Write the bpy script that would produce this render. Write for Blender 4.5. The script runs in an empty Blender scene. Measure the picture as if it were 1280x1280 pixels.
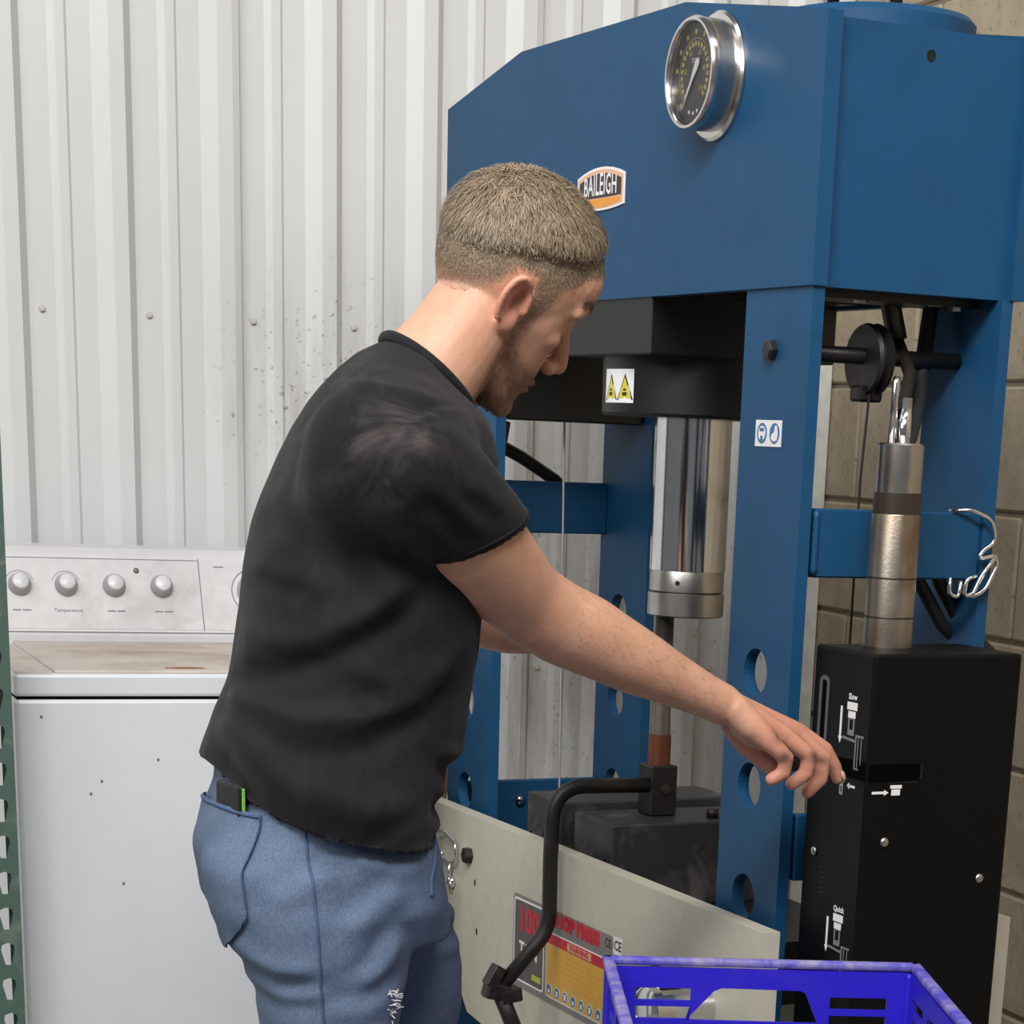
import bpy, bmesh, math, random
import numpy as np
from mathutils import Vector, Matrix, noise
from mathutils.bvhtree import BVHTree
from mathutils.geometry import tessellate_polygon

random.seed(7)
S = bpy.context.scene
COL = S.collection
PI = math.pi

# ------------------------------------------------------------------ camera, world, lights, exposure
cam_d = bpy.data.cameras.new('camera')
cam = bpy.data.objects.new('camera', cam_d)
COL.objects.link(cam)
cam_d.sensor_fit = 'HORIZONTAL'
cam_d.sensor_width = 36.0
cam_d.lens = 36.0 * 2867 / 1280
cam_d.shift_x = (640 - 805) / 1280
cam_d.shift_y = (1485 - 640) / 1280
cam_d.clip_start = 0.05
cam_d.clip_end = 60


def camera_matrix(pitch, roll, yaw, loc):
    cp, sp, cr, sr = math.cos(pitch), math.sin(pitch), math.cos(roll), math.sin(roll)
    c, s = math.cos(yaw), math.sin(yaw)
    rw = np.array([[1, 0, 0], [0, 0, -1], [0, 1, 0]], float)
    rp = np.array([[1, 0, 0], [0, cp, -sp], [0, sp, cp]])
    rr = np.array([[cr, -sr, 0], [sr, cr, 0], [0, 0, 1]])
    ry = np.array([[c, -s, 0], [s, c, 0], [0, 0, 1]])
    r = rr @ rp @ rw @ ry
    m = Matrix.Identity(4)
    for i in range(3):
        m[i][0] = r[0][i]
        m[i][1] = -r[1][i]
        m[i][2] = -r[2][i]
        m[i][3] = loc[i]
    return m


cam.matrix_world = camera_matrix(math.radians(18.02), math.radians(2.50), math.radians(22.8), (0, 0, 1.27))
S.camera = cam

world = bpy.data.worlds.new('shop_air')
S.world = world
world.use_nodes = True
world.node_tree.nodes['Background'].inputs[0].default_value = (0.93, 0.96, 1.0, 1)
world.node_tree.nodes['Background'].inputs[1].default_value = 0.17


def area(name, loc, target, size, size_y, power, col=(1, 0.985, 0.965)):
    d = bpy.data.lights.new(name, 'AREA')
    d.shape = 'RECTANGLE'
    d.size = size
    d.size_y = size_y
    d.energy = power
    d.color = col
    o = bpy.data.objects.new(name, d)
    COL.objects.link(o)
    o.location = loc
    o.rotation_euler = (Vector(target) - Vector(loc)).to_track_quat('-Z', 'Y').to_euler()
    return o


# rows of shop tubes under the roof, in front of and beside the press
area('shop_tubes_left', (-2.7, 0.5, 3.1), (0.7, 3.0, 1.1), 2.8, 1.4, 66)
area('shop_tubes_near', (-0.3, 0.2, 3.6), (0.7, 2.9, 1.0), 2.6, 0.7, 170)
area('shop_tubes_over', (-1.3, 2.6, 3.8), (0.6, 3.0, 0.9), 0.5, 2.4, 26)
area('shop_tubes_mid', (0.9, 1.4, 3.8), (0.9, 2.4, 0.0), 2.4, 0.4, 20)
S.view_settings.view_transform = 'Standard'
S.view_settings.look = 'None'
S.view_settings.gamma = 1
S.view_settings.use_curve_mapping = False
S.view_settings.exposure = -0.12


# ------------------------------------------------------------------ materials
def srgb(r, g, b):
    def f(c):
        c /= 255
        return c / 12.92 if c <= 0.04045 else ((c + 0.055) / 1.055) ** 2.4
    return (f(r), f(g), f(b), 1)


class NT:
    def __init__(self, name):
        self.m = bpy.data.materials.new(name)
        self.m.use_nodes = True
        self.t = self.m.node_tree
        self.b = self.t.nodes['Principled BSDF']
        self._c = None

    def n(self, kind, **kw):
        x = self.t.nodes.new(kind)
        for k, v in kw.items():
            setattr(x, k, v)
        return x

    def l(self, a, b):
        self.t.links.new(a, b)

    def coord(self):
        if not self._c:
            self._c = self.n('ShaderNodeTexCoord').outputs['Object']
        return self._c

    def noise(self, scale, detail=3, rough=0.6, vec=None, dist=0.0):
        x = self.n('ShaderNodeTexNoise')
        x.inputs['Scale'].default_value = scale
        x.inputs['Detail'].default_value = detail
        x.inputs['Roughness'].default_value = rough
        x.inputs['Distortion'].default_value = dist
        self.l(vec if vec else self.coord(), x.inputs['Vector'])
        return x.outputs['Fac']

    def stretch(self, sx, sy, sz):
        x = self.n('ShaderNodeMapping')
        x.inputs['Scale'].default_value = (sx, sy, sz)
        self.l(self.coord(), x.inputs['Vector'])
        return x.outputs['Vector']

    def ramp(self, fac, stops):
        x = self.n('ShaderNodeValToRGB')
        e = x.color_ramp.elements
        while len(e) < len(stops):
            e.new(0.5)
        for i, (p, c) in enumerate(stops):
            e[i].position = p
            e[i].color = c
        self.l(fac, x.inputs['Fac'])
        return x.outputs['Color']

    def mix(self, fac, a, b, blend='MIX'):
        x = self.n('ShaderNodeMix', data_type='RGBA', blend_type=blend)
        for sock, v in ((x.inputs[0], fac), (x.inputs[6], a), (x.inputs[7], b)):
            if hasattr(v, 'is_linked'):
                self.l(v, sock)
            else:
                sock.default_value = v
        return x.outputs[2]

    def math(self, op, a, b=0.0):
        x = self.n('ShaderNodeMath', operation=op)
        for i, v in enumerate((a, b)):
            if hasattr(v, 'is_linked'):
                self.l(v, x.inputs[i])
            else:
                x.inputs[i].default_value = v
        return x.outputs[0]

    def set(self, color=None, rough=None, metal=None, spec=None):
        for key, v in (('Base Color', color), ('Roughness', rough), ('Metallic', metal), ('Specular IOR Level', spec)):
            if v is None:
                continue
            if hasattr(v, 'is_linked'):
                self.l(v, self.b.inputs[key])
            else:
                self.b.inputs[key].default_value = v

    def bump(self, h, strength=0.3, dist=0.01):
        x = self.n('ShaderNodeBump')
        x.inputs['Strength'].default_value = strength
        x.inputs['Distance'].default_value = dist
        self.l(h, x.inputs['Height'])
        self.l(x.outputs['Normal'], self.b.inputs['Normal'])


WHITE = (1, 1, 1, 1)
BLACK = (0, 0, 0, 1)


def plain(name, col, rough=0.5, metal=0.0, var=0.12, scale=30, bump=0.0, bscale=200, spec=0.5, bdist=0.002):
    k = NT(name)
    dark = tuple(c * (1 - var) for c in col[:3]) + (1,)
    lite = tuple(min(1, c * (1 + var)) for c in col[:3]) + (1,)
    k.set(k.ramp(k.noise(scale), [(0.3, dark), (0.7, lite)]), rough, metal, spec)
    if bump:
        k.bump(k.noise(bscale, 2), bump, bdist)
    return k.m


def worn(name, col, dirt, lo, hi, scale, rough=0.5, metal=0.0, bump=0.05, stretch=None, spec=0.5):
    """base colour with worn/dirty patches of their own shape"""
    k = NT(name)
    v = k.stretch(*stretch) if stretch else None
    f = k.ramp(k.noise(scale, 6, 0.65, v, 0.4), [(lo, BLACK), (hi, WHITE)])
    base = k.ramp(k.noise(scale * 6, 2), [(0.3, tuple(c * 0.92 for c in col[:3]) + (1,)), (0.7, col)])
    k.set(k.mix(f, base, dirt), rough, metal, spec)
    k.bump(k.noise(scale * 20, 2), bump, 0.002)
    return k.m


M = {}
M['blue'] = worn('blue_machine_paint', srgb(24, 74, 112), srgb(21, 66, 101), 0.5, 0.75, 5, 0.48, bump=0.04, spec=0.25)
M['black_paint'] = plain('black_machine_paint', srgb(13, 13, 14), 0.45, var=0.2, bump=0.05)
M['black_box'] = plain('black_box_paint', srgb(6, 6, 7), 0.5, var=0.15, bump=0.06, bscale=500, spec=0.18)
M['black_iron'] = worn('oily_black_iron', srgb(40, 38, 37), srgb(78, 74, 71), 0.55, 0.8, 25, 0.42, 0.35, 0.2)
M['cast'] = worn('rough_block_iron', srgb(56, 56, 58), srgb(116, 113, 108), 0.52, 0.8, 12, 0.5, 0.3, 0.2)
M['chrome'] = plain('chrome_steel', (0.72, 0.72, 0.73, 1), 0.13, 1.0, 0.05, 40)
M['bright'] = plain('bright_plated_wire', (0.82, 0.82, 0.84, 1), 0.1, 1.0, 0.05)
M['ring_steel'] = plain('machined_ring_steel', (0.50, 0.48, 0.45, 1), 0.3, 1.0, 0.12, 30, 0.05, 120)
M['pump_steel'] = worn('oil_stained_steel', (0.36, 0.32, 0.27, 1), (0.19, 0.125, 0.07, 1), 0.45, 0.7, 14, 0.34, 0.9, 0.1, (1, 1, 0.6))
M['pump_dark'] = plain('dark_oiled_band', srgb(70, 62, 55), 0.4, 0.6)
M['pin_steel'] = worn('drift_pin_steel', (0.27, 0.23, 0.2, 1), (0.12, 0.08, 0.06, 1), 0.45, 0.7, 20, 0.4, 0.8, 0.1)
M['copper'] = plain('bronze_sleeve', srgb(112, 68, 44), 0.42, 0.5, 0.2, 60)
M['cream'] = worn('cream_plate_paint', srgb(196, 192, 176), srgb(166, 157, 138), 0.6, 0.9, 7, 0.45, bump=0.05)
M['cream_edge'] = plain('cream_plate_edge', srgb(206, 203, 186), 0.5)
M['bezel'] = plain('polished_bezel', (0.66, 0.64, 0.63, 1), 0.2, 1.0, 0.05)
M['dial'] = plain('black_dial', srgb(20, 20, 22), 0.3)
M['print_white'] = plain('white_print', srgb(232, 232, 232), 0.5, var=0.03)
M['print_grey'] = plain('grey_print', srgb(120, 120, 124), 0.5, var=0.03)
M['print_yellow'] = plain('yellow_dial_print', srgb(178, 160, 92), 0.5, var=0.03)
M['print_red'] = plain('red_print', srgb(196, 30, 50), 0.5, var=0.05)
M['orange'] = plain('orange_print', srgb(226, 150, 50), 0.45, var=0.04)
M['peach'] = plain('pale_orange_print', srgb(226, 176, 140), 0.45, var=0.03)
M['brown_print'] = plain('dark_brown_print', srgb(52, 34, 34), 0.45, var=0.05)
M['warn_yellow'] = plain('warning_yellow', srgb(214, 168, 62), 0.45, var=0.05, scale=60)
M['tri_yellow'] = plain('triangle_yellow', srgb(206, 196, 60), 0.45, var=0.05)
M['sticker_grey'] = plain('sticker_dark_grey', srgb(86, 82, 82), 0.45, var=0.05)
M['sticker_mid'] = plain('sticker_mid_grey', srgb(128, 122, 118), 0.45, var=0.05)
M['sticker_blue'] = plain('sticker_blue', srgb(52, 110, 160), 0.45, var=0.03)
M['lime'] = plain('lime_print', srgb(176, 190, 70), 0.45, var=0.03)
M['hose'] = plain('black_rubber_hose', srgb(34, 33, 34), 0.55, bump=0.1)
M['cable'] = plain('steel_cable', srgb(190, 190, 190), 0.4, 0.5)
M['dark_cable'] = plain('dark_steel_cable', srgb(52, 46, 42), 0.5, 0.2)  # near lift cable, a darker tone than the far one
M['wood'] = worn('plank_wood', srgb(128, 96, 58), srgb(92, 66, 38), 0.4, 0.7, 9, 0.7, stretch=(6, 6, 0.7))
M['glass'] = plain('gauge_glass', (0.9, 0.9, 0.9, 1), 0.05, var=0.0)
_g = M['glass'].node_tree.nodes['Principled BSDF']
_g.inputs['Transmission Weight'].default_value = 1.0
_g.inputs['IOR'].default_value = 1.12


# ------------------------------------------------------------------ mesh helpers
class MB:
    def __init__(self):
        self.v, self.f = [], []

    def add(self, verts, faces):
        o = len(self.v)
        self.v += [tuple(p) for p in verts]
        self.f += [tuple(i + o for i in f) for f in faces]
        return self

    def box(self, a, b, mtx=None):
        x0, y0, z0 = a
        x1, y1, z1 = b
        vs = [(x0, y0, z0), (x1, y0, z0), (x1, y1, z0), (x0, y1, z0), (x0, y0, z1), (x1, y0, z1), (x1, y1, z1), (x0, y1, z1)]
        if mtx:
            vs = [mtx @ Vector(p) for p in vs]
        return self.add(vs, [(0, 3, 2, 1), (4, 5, 6, 7), (0, 1, 5, 4), (1, 2, 6, 5), (2, 3, 7, 6), (3, 0, 4, 7)])

    def bbox(self, a, b, bev=0.003, seg=2, mtx=None):
        bm = bmesh.new()
        sx, sy, sz = (b[i] - a[i] for i in range(3))
        bmesh.ops.create_cube(bm, size=1)
        for p in bm.verts:
            p.co = Vector((a[0] + (p.co.x + .5) * sx, a[1] + (p.co.y + .5) * sy, a[2] + (p.co.z + .5) * sz))
        bmesh.ops.bevel(bm, geom=bm.edges[:], offset=min(bev, sx * .49, sy * .49, sz * .49), segments=seg, affect='EDGES', profile=0.5)
        bm.verts.index_update()
        vs = [(mtx @ p.co) if mtx else p.co.copy() for p in bm.verts]
        fs = [[q.index for q in f.verts] for f in bm.faces]
        bm.free()
        return self.add(vs, fs)

    def tube(self, pts, r, n=12, cap=True, flat=None):
        """round bar along a polyline; r is a number or one per point"""
        pts = [Vector(p) for p in pts]
        rs = r if isinstance(r, (list, tuple)) else [r] * len(pts)
        prev = None
        rings = []
        for i, p in enumerate(pts):
            if i == 0:
                t = pts[1] - pts[0]
            elif i == len(pts) - 1:
                t = pts[-1] - pts[-2]
            else:
                t = (pts[i + 1] - p).normalized() + (p - pts[i - 1]).normalized()
            t.normalize()
            if prev is None:
                a = Vector((0, 0, 1)) if abs(t.z) < 0.9 else Vector((1, 0, 0))
                u = t.cross(a).normalized()
            else:
                u = (prev - t * prev.dot(t)).normalized()
            prev = u
            w = t.cross(u)
            rings.append([p + (u * math.cos(2 * PI * k / n) + w * math.sin(2 * PI * k / n)) * rs[i] for k in range(n)])
        vs = [q for rg in rings for q in rg]
        fs = []
        for i in range(len(rings) - 1):
            for k in range(n):
                k2 = (k + 1) % n
                fs.append((i * n + k, i * n + k2, (i + 1) * n + k2, (i + 1) * n + k))
        if cap:
            fs.append(tuple(range(n - 1, -1, -1)))
            fs.append(tuple((len(rings) - 1) * n + k for k in range(n)))
        return self.add(vs, fs)

    def lathe(self, base, axis, prof, n=32, cap=True):
        """prof = [(distance along axis, radius)]"""
        axis = Vector(axis).normalized()
        return self.tube([Vector(base) + axis * d for d, _ in prof], [max(r, 1e-5) for _, r in prof], n, cap) if all(
            prof[i + 1][0] > prof[i][0] + 1e-7 for i in range(len(prof) - 1)) else self._lathe2(base, axis, prof, n, cap)

    def _lathe2(self, base, axis, prof, n, cap):
        a = Vector((0, 0, 1)) if abs(axis.z) < 0.9 else Vector((1, 0, 0))
        u = axis.cross(a).normalized()
        w = axis.cross(u)
        vs, fs = [], []
        for d, r in prof:
            r = max(r, 1e-5)
            vs += [Vector(base) + axis * d + (u * math.cos(2 * PI * k / n) + w * math.sin(2 * PI * k / n)) * r for k in range(n)]
        for i in range(len(prof) - 1):
            for k in range(n):
                k2 = (k + 1) % n
                fs.append((i * n + k, i * n + k2, (i + 1) * n + k2, (i + 1) * n + k))
        if cap:
            fs.append(tuple(range(n - 1, -1, -1)))
            fs.append(tuple((len(prof) - 1) * n + k for k in range(n)))
        return self.add(vs, fs)

    def prism(self, outer, holes, org, right, up, thick):
        """plate from a 2-D outline with holes; thick goes along right x up"""
        org, right, up = Vector(org), Vector(right), Vector(up)
        nor = right.cross(up)
        loops = [list(outer)] + [list(h) for h in holes]
        flat = [p for lp in loops for p in lp]
        tris = tessellate_polygon([[Vector((p[0], p[1], 0)) for p in lp] for lp in loops])
        nn = len(flat)
        base = [org + right * p[0] + up * p[1] for p in flat]
        vs = base + [p + nor * thick for p in base]
        fs = []
        for t in tris:
            a, b, c = (flat[i] for i in t)
            ar = (b[0] - a[0]) * (c[1] - a[1]) - (b[1] - a[1]) * (c[0] - a[0])
            t = t if ar > 0 else (t[0], t[2], t[1])
            fs.append((t[0] + nn, t[1] + nn, t[2] + nn))
            fs.append((t[2], t[1], t[0]))
        o = 0
        for li, lp in enumerate(loops):
            k = len(lp)
            ar = sum(lp[i][0] * lp[(i + 1) % k][1] - lp[(i + 1) % k][0] * lp[i][1] for i in range(k))
            ccw = ar > 0
            if li > 0:
                ccw = not ccw
            for i in range(k):
                a, b = o + i, o + (i + 1) % k
                fs.append((a, b, b + nn, a + nn) if ccw else (b, a, a + nn, b + nn))
            o += k
        return self.add(vs, fs)

    def mesh(self, name):
        me = bpy.data.meshes.new(name)
        me.from_pydata([tuple(p) for p in self.v], [], self.f)
        me.update()
        return me

    def build(self, name, mat, parent=None, smooth=False, angle=None, label=None):
        me = self.mesh(name)
        me.materials.append(M[mat] if isinstance(mat, str) else mat)
        o = bpy.data.objects.new(name, me)
        COL.objects.link(o)
        if smooth:
            me.shade_smooth()
            if angle:
                try:
                    me.set_sharp_from_angle(angle=angle)
                except Exception:
                    pass
        if parent:
            o.parent = parent
        if label:
            o['label'] = label
        return o


def circ(cx, cy, r, n=24, ry=None):
    ry = ry or r
    return [(cx + r * math.cos(2 * PI * k / n), cy + ry * math.sin(2 * PI * k / n)) for k in range(n)]


def rect(x0, y0, x1, y1):
    return [(x0, y0), (x1, y0), (x1, y1), (x0, y1)]


def rrect(x0, y0, x1, y1, r, n=5):
    out = []
    for cx, cy, a0 in ((x1 - r, y0 + r, -90), (x1 - r, y1 - r, 0), (x0 + r, y1 - r, 90), (x0 + r, y0 + r, 180)):
        for k in range(n):
            a = math.radians(a0 + 90 * k / (n - 1))
            out.append((cx + r * math.cos(a), cy + r * math.sin(a)))
    return out


def empty(name, loc, rz=0.0, label=None, cat=None, group=None):
    o = bpy.data.objects.new(name, None)
    o.empty_display_size = 0.05
    COL.objects.link(o)
    o.location = loc
    o.rotation_euler = (0, 0, rz)
    tag(o, label, cat, group)
    return o


def tag(o, label=None, cat=None, group=None, kind=None):
    for k, v in (('label', label), ('category', cat), ('group', group), ('kind', kind)):
        if v:
            o[k] = v
    return o


ANG = math.radians(35)


def text_mesh(body, size, sx=1.0, sy=1.0, bold=0.0, spacing=1.0):
    c = bpy.data.curves.new('letters', 'FONT')
    c.body = body
    c.size = size
    c.align_x = 'CENTER'
    c.align_y = 'CENTER'
    c.offset = bold
    c.space_character = spacing
    c.resolution_u = 2
    o = bpy.data.objects.new('letters', c)
    COL.objects.link(o)
    dg = bpy.context.evaluated_depsgraph_get()
    dg.update()
    me = bpy.data.meshes.new_from_object(o.evaluated_get(dg))
    bpy.data.objects.remove(o)
    vs = [(p.co.x * sx, p.co.y * sy) for p in me.vertices]
    fs = [tuple(p.vertices) for p in me.polygons]
    bpy.data.meshes.remove(me)
    return vs, fs


def lettering(body, mat, parent, org, right, up, size, off=0.0012, sx=1.0, sy=1.0, bold=0.0, spacing=1.0, warp=None, name='lettering'):
    vs, fs = text_mesh(body, size, sx, sy, bold, spacing)
    org, right, up = Vector(org), Vector(right), Vector(up)
    nor = right.cross(up)
    if warp:
        vs = [warp(p) for p in vs]
    m = MB().add([org + right * x + up * y + nor * off for x, y in vs], fs)
    return m.build(name, mat, parent)


def decal(polys, mat, parent, org, right, up, name, off=0.0004, th=0.0004, holes=None):
    m = MB()
    nor = Vector(right).cross(Vector(up))
    for i, p in enumerate(polys):
        m.prism(p, (holes or {}).get(i, []), Vector(org) + nor * off, right, up, th)
    return m.build(name, mat, parent)


# ------------------------------------------------------------------ the setting
def wall_mat(name, col, dirtcol):
    k = NT(name)
    n1 = k.noise(2.2, 5, 0.6)
    fine = k.noise(85, 3, 0.6)
    sep = k.n('ShaderNodeSeparateXYZ')
    k.l(k.coord(), sep.inputs[0])
    # splatter low on the sheets beside and behind the press
    def blob(cx, cz, rx, rz):
        dx = k.math('DIVIDE', k.math('SUBTRACT', sep.outputs[0], cx), rx)
        dz = k.math('DIVIDE', k.math('SUBTRACT', sep.outputs[2], cz), rz)
        d = k.math('SQRT', k.math('ADD', k.math('MULTIPLY', dx, dx), k.math('MULTIPLY', dz, dz)))
        return k.math('MAXIMUM', k.math('SUBTRACT', 1.0, d), 0.0)
    b1, b2 = blob(1.06, 1.30, 0.27, 0.30), blob(1.6, 0.9, 0.75, 0.75)
    m1 = k.math('MAXIMUM', b1, k.math('MULTIPLY', b2, 0.5))
    m2 = k.math('MAXIMUM', b1, k.math('MULTIPLY', b2, 1.4))
    spots = k.ramp(k.math('MULTIPLY', k.ramp(fine, [(0.60, BLACK), (0.74, WHITE)]), k.math('MULTIPLY', m1, 1.5)), [(0.1, BLACK), (0.5, WHITE)])
    smear = k.math('MULTIPLY', k.ramp(k.noise(5, 5, 0.7, k.stretch(3.0, 1, 0.45)), [(0.42, BLACK), (0.75, WHITE)]), k.math('MULTIPLY', m2, 0.85))
    base = k.ramp(n1, [(0.3, tuple(c * 0.94 for c in col[:3]) + (1,)), (0.7, col)])
    c1 = k.mix(smear, base, srgb(152, 146, 141))
    c2 = k.mix(k.math('MULTIPLY', spots, 0.6), c1, dirtcol)
    k.set(c2, 0.42)
    return k.m


M['sheet'] = wall_mat('white_wall_sheet', srgb(211, 212, 211), srgb(92, 84, 82))
M['screw'] = plain('painted_screw', srgb(186, 184, 180), 0.5)

RIB0, RIBP = 0.5550, 0.1757
PROF = [(0.0, 0.0145), (0.075, 0.0), (0.32, 0.0), (0.39, 0.0032), (0.475, 0.0032), (0.50, 0.0), (0.71, 0.0), (0.86, 0.0145)]
WALL_Y = 4.118
wall_back = MB().box((-1.4, WALL_Y + 0.03, -0.02), (2.24, WALL_Y + 0.10, 3.2)).build('wall_back', 'sheet')
tag(wall_back, 'white ribbed sheet metal wall behind the washer and the press', None, None, 'structure')


def sheet(k0, nper):
    m = MB()
    pts = []
    for k in range(k0, k0 + nper):
        for t, h in PROF:
            pts.append((RIB0 + (k + t) * RIBP, WALL_Y - h))
    pts.append((RIB0 + (k0 + nper) * RIBP, WALL_Y - PROF[0][1]))
    pts.append((RIB0 + (k0 + nper) * RIBP + 0.012, WALL_Y - 0.0105))
    pts = [(min(x, 2.028), y) for x, y in pts]
    vs, fs = [], []
    lift = 0.0008 * (k0 % 2)
    for x, y in pts:
        vs += [(x, y - lift, 0.0), (x, y - lift, 3.2), (x, y + 0.003, 0.0), (x, y + 0.003, 3.2)]
    for i in range(len(pts) - 1):
        a, b = i * 4, i * 4 + 4
        fs += [(a, b, b + 1, a + 1), (a + 2, a + 3, b + 3, b + 2), (a + 1, b + 1, b + 3, a + 3), (a, a + 2, b + 2, b)]
    fs += [(0, 1, 3, 2), (len(vs) - 4, len(vs) - 2, len(vs) - 1, len(vs) - 3)]
    m.add(vs, fs)
    return m


for k0 in range(-10, 8, 3):
    sheet(k0, 3).build('wall_sheet', 'sheet', wall_back)
scr = MB().lathe((0, 0, 0), (0, -1, 0), [(0, 0.0062), (0.0012, 0.0062), (0.0013, 0.0045), (0.005, 0.0042), (0.0055, 0.001)], 10)
scr_me = None
for z in (0.861, 1.436, 2.35):
    for k in range(-3, 8):
        x = RIB0 + (k + 0.19) * RIBP
        if scr_me is None:
            o = scr.build('wall_screw', 'screw', wall_back)
            scr_me = o.data
        else:
            o = bpy.data.objects.new('wall_screw', scr_me)
            COL.objects.link(o)
            o.parent = wall_back
        o.location = (x, WALL_Y - 0.0005, z)
for x, z in ((1.063, 1.436),):
    o = bpy.data.objects.new('wall_screw', scr_me)
    COL.objects.link(o)
    o.parent = wall_back
    o.location = (x, WALL_Y - 0.0005, z)
decal([circ(0, 0, 0.005, 10, 0.008)], 'black_paint', wall_back, (0.709, WALL_Y - 0.0, 1.437), (1, 0, 0), (0, 0, 1), 'hole', 0.0002)

# block wall on the right: every block on its own, joints recessed
k = NT('concrete_block')
c = k.ramp(k.noise(9, 6, 0.7), [(0.3, srgb(150, 136, 114)), (0.7, srgb(178, 164, 141))])
pit = k.ramp(k.noise(70, 3, 0.7), [(0.28, srgb(96, 84, 70)), (0.4, WHITE)])
k.set(k.mix(0.7, c, pit, 'MULTIPLY'), 0.85)
k.bump(k.noise(90, 5, 0.75), 0.5, 0.004)
M['block'] = k.m
M['mortar'] = plain('mortar', srgb(128, 116, 98), 0.9, bump=0.3)
WX = 2.03
wall_right = MB().box((WX + 0.007, 0.6, -0.02), (WX + 0.2, WALL_Y + 0.10, 3.2)).build('wall_right', 'mortar')
tag(wall_right, 'tan concrete block wall behind the press', None, None, 'structure')
blk_me = {}
for row in range(-2, 14):
    z0 = 0.370 + 0.2026 * row
    off = 3.372 if row % 2 else 3.372 + 0.2
    j = -8
    while True:
        y0 = off + 0.4 * j
        j += 1
        y1 = y0 + 0.4
        if y1 < 0.7:
            continue
        if y0 > WALL_Y - 0.01:
            break
        y0, y1 = max(y0, 0.62), min(y1, WALL_Y)
        za, zb = max(z0, 0.0), min(z0 + 0.2026, 3.19)
        if zb - za < 0.03 or y1 - y0 < 0.03:
            continue
        key = (round(y1 - y0, 3), round(zb - za, 3))
        if key not in blk_me:
            b = MB().bbox((0, 0.004, 0.004), (0.05, y1 - y0 - 0.004, zb - za - 0.004), 0.004, 1)
            me = b.mesh('block')
            me.materials.append(M['block'])
            blk_me[key] = me
        o = bpy.data.objects.new('block', blk_me[key])
        COL.objects.link(o)
        o.parent = wall_right
        o.location = (WX + random.uniform(0, 0.0015), y0, za)

k = NT('shop_floor')
k.set(k.ramp(k.noise(3, 6, 0.65), [(0.3, srgb(112, 108, 102)), (0.7, srgb(146, 142, 136))]), 0.6)
k.bump(k.noise(60, 4), 0.15, 0.003)
M['floor'] = k.m
floor = MB().box((-4, -3, -0.1), (2.24, WALL_Y + 0.10, 0.0)).build('floor', 'floor')
tag(floor, 'grey concrete shop floor', None, None, 'structure')
M['trim'] = plain('white_corner_trim', srgb(214, 214, 206), 0.5)
trim = MB().bbox((1.990, WALL_Y - 0.030, 0.0), (WX - 0.001, WALL_Y - 0.0235, 3.2), 0.002, 1).build('trim_1', 'trim')
tag(trim, 'white corner strip where the sheet wall meets the block wall', None, None, 'structure')

# ------------------------------------------------------------------ hydraulic press (local x = into the press, y = along its front, z = up)
PRZ = math.radians(4.9)
PLOC = Vector((1.2240, 2.525, 0.0))
press = empty('hydraulic_press', PLOC, PRZ, 'blue H-frame hydraulic shop press with round gauge, cream bed plates and black pump box', 'press')
FR = ((0, -1, 0), (0, 0, 1))      # lettering on the front
SD = ((1, 0, 0), (0, 0, 1))       # lettering on the pump side


def P(s, u, z):
    """press-local point to world"""
    c, n = math.cos(PRZ), math.sin(PRZ)
    return Vector((PLOC.x + s * c - u * n, PLOC.y + s * n + u * c, z))


def plate_u(m, u0, u1, z0, z1, s_front, th, holes=()):
    m.prism(rect(-u1, z0, -u0, z1), [circ(-cu, cz, r, 28) for cu, cz, r in holes], (s_front + th, 0, 0), FR[0], FR[1], th)
    return m


HZ = [1.006 - 0.1392 * i for i in range(-1, 8)]
HZ = [z for z in HZ if 0.08 < z < 1.02]
# four legs, each a drilled plate with a welded return
for name, u0, u1, uc in (('r', 0.004, 0.158, 0.088), ('l', 0.903, 1.072, 0.998)):
    for sf in (0.0, 0.262):
        m = MB()
        plate_u(m, u0, u1, 0.0, 1.447, sf, 0.016, [(uc, z, 0.0285) for z in HZ])
        m.build('leg', 'blue', press)
# crown
m = MB().prism([(-1.1, 1.447), (0, 1.447), (0, 1.731), (-0.341, 1.780), (-0.832, 1.780), (-1.1, 1.731)], [], (0.016, 0, 0), FR[0], FR[1], 0.020)
crown = m.build('crown_front_plate', 'blue', press)
m = MB().prism([(-1.1, 1.447), (0, 1.447), (0, 1.731), (-0.341, 1.780), (-0.832, 1.780), (-1.1, 1.731)], [], (0.292, 0, 0), FR[0], FR[1], 0.020)
m.build('crown_rear_plate', 'blue', press)
m = MB().prism(rect(0.016, 1.447, 0.272, 1.727), [circ(0.142, 1.699, 0.0065, 12)], (0, 0.030, 0), SD[0], SD[1], 0.018)
m.build('crown_side_plate', 'blue', press)
MB().box((0.016, 1.070, 1.447), (0.272, 1.088, 1.727)).build('crown_side_plate', 'blue', press)
m = MB().add([(0.016, 0.03, 1.722), (0.272, 0.03, 1.722), (0.272, 0.341, 1.772), (0.016, 0.341, 1.772), (0.272, 0.832, 1.772), (0.016, 0.832, 1.772), (0.272, 1.07, 1.722), (0.016, 1.07, 1.722)],
             [(0, 1, 2, 3), (3, 2, 4, 5), (5, 4, 6, 7)])
m.build('crown_top_plate', 'blue', press)
MB().box((0.03, 0.32, 1.450), (0.26, 0.76, 1.465)).build('crown_underplate', 'black_paint', press)
MB().lathe((0.145, 0.142, 1.70), (0, 0, 1), [(0, 0.119), (0.046, 0.119), (0.053, 0.112)], 48).build('cylinder_cap', 'blue', press, True, ANG)
MB().tube([(0.06, 0.10, 1.752), (0.06, 0.09, 1.79), (0.08, 0.07, 1.815), (0.11, 0.055, 1.80), (0.115, 0.05, 1.752)], 0.007, 10).build('lifting_loop', 'hose', press, True)
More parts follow.
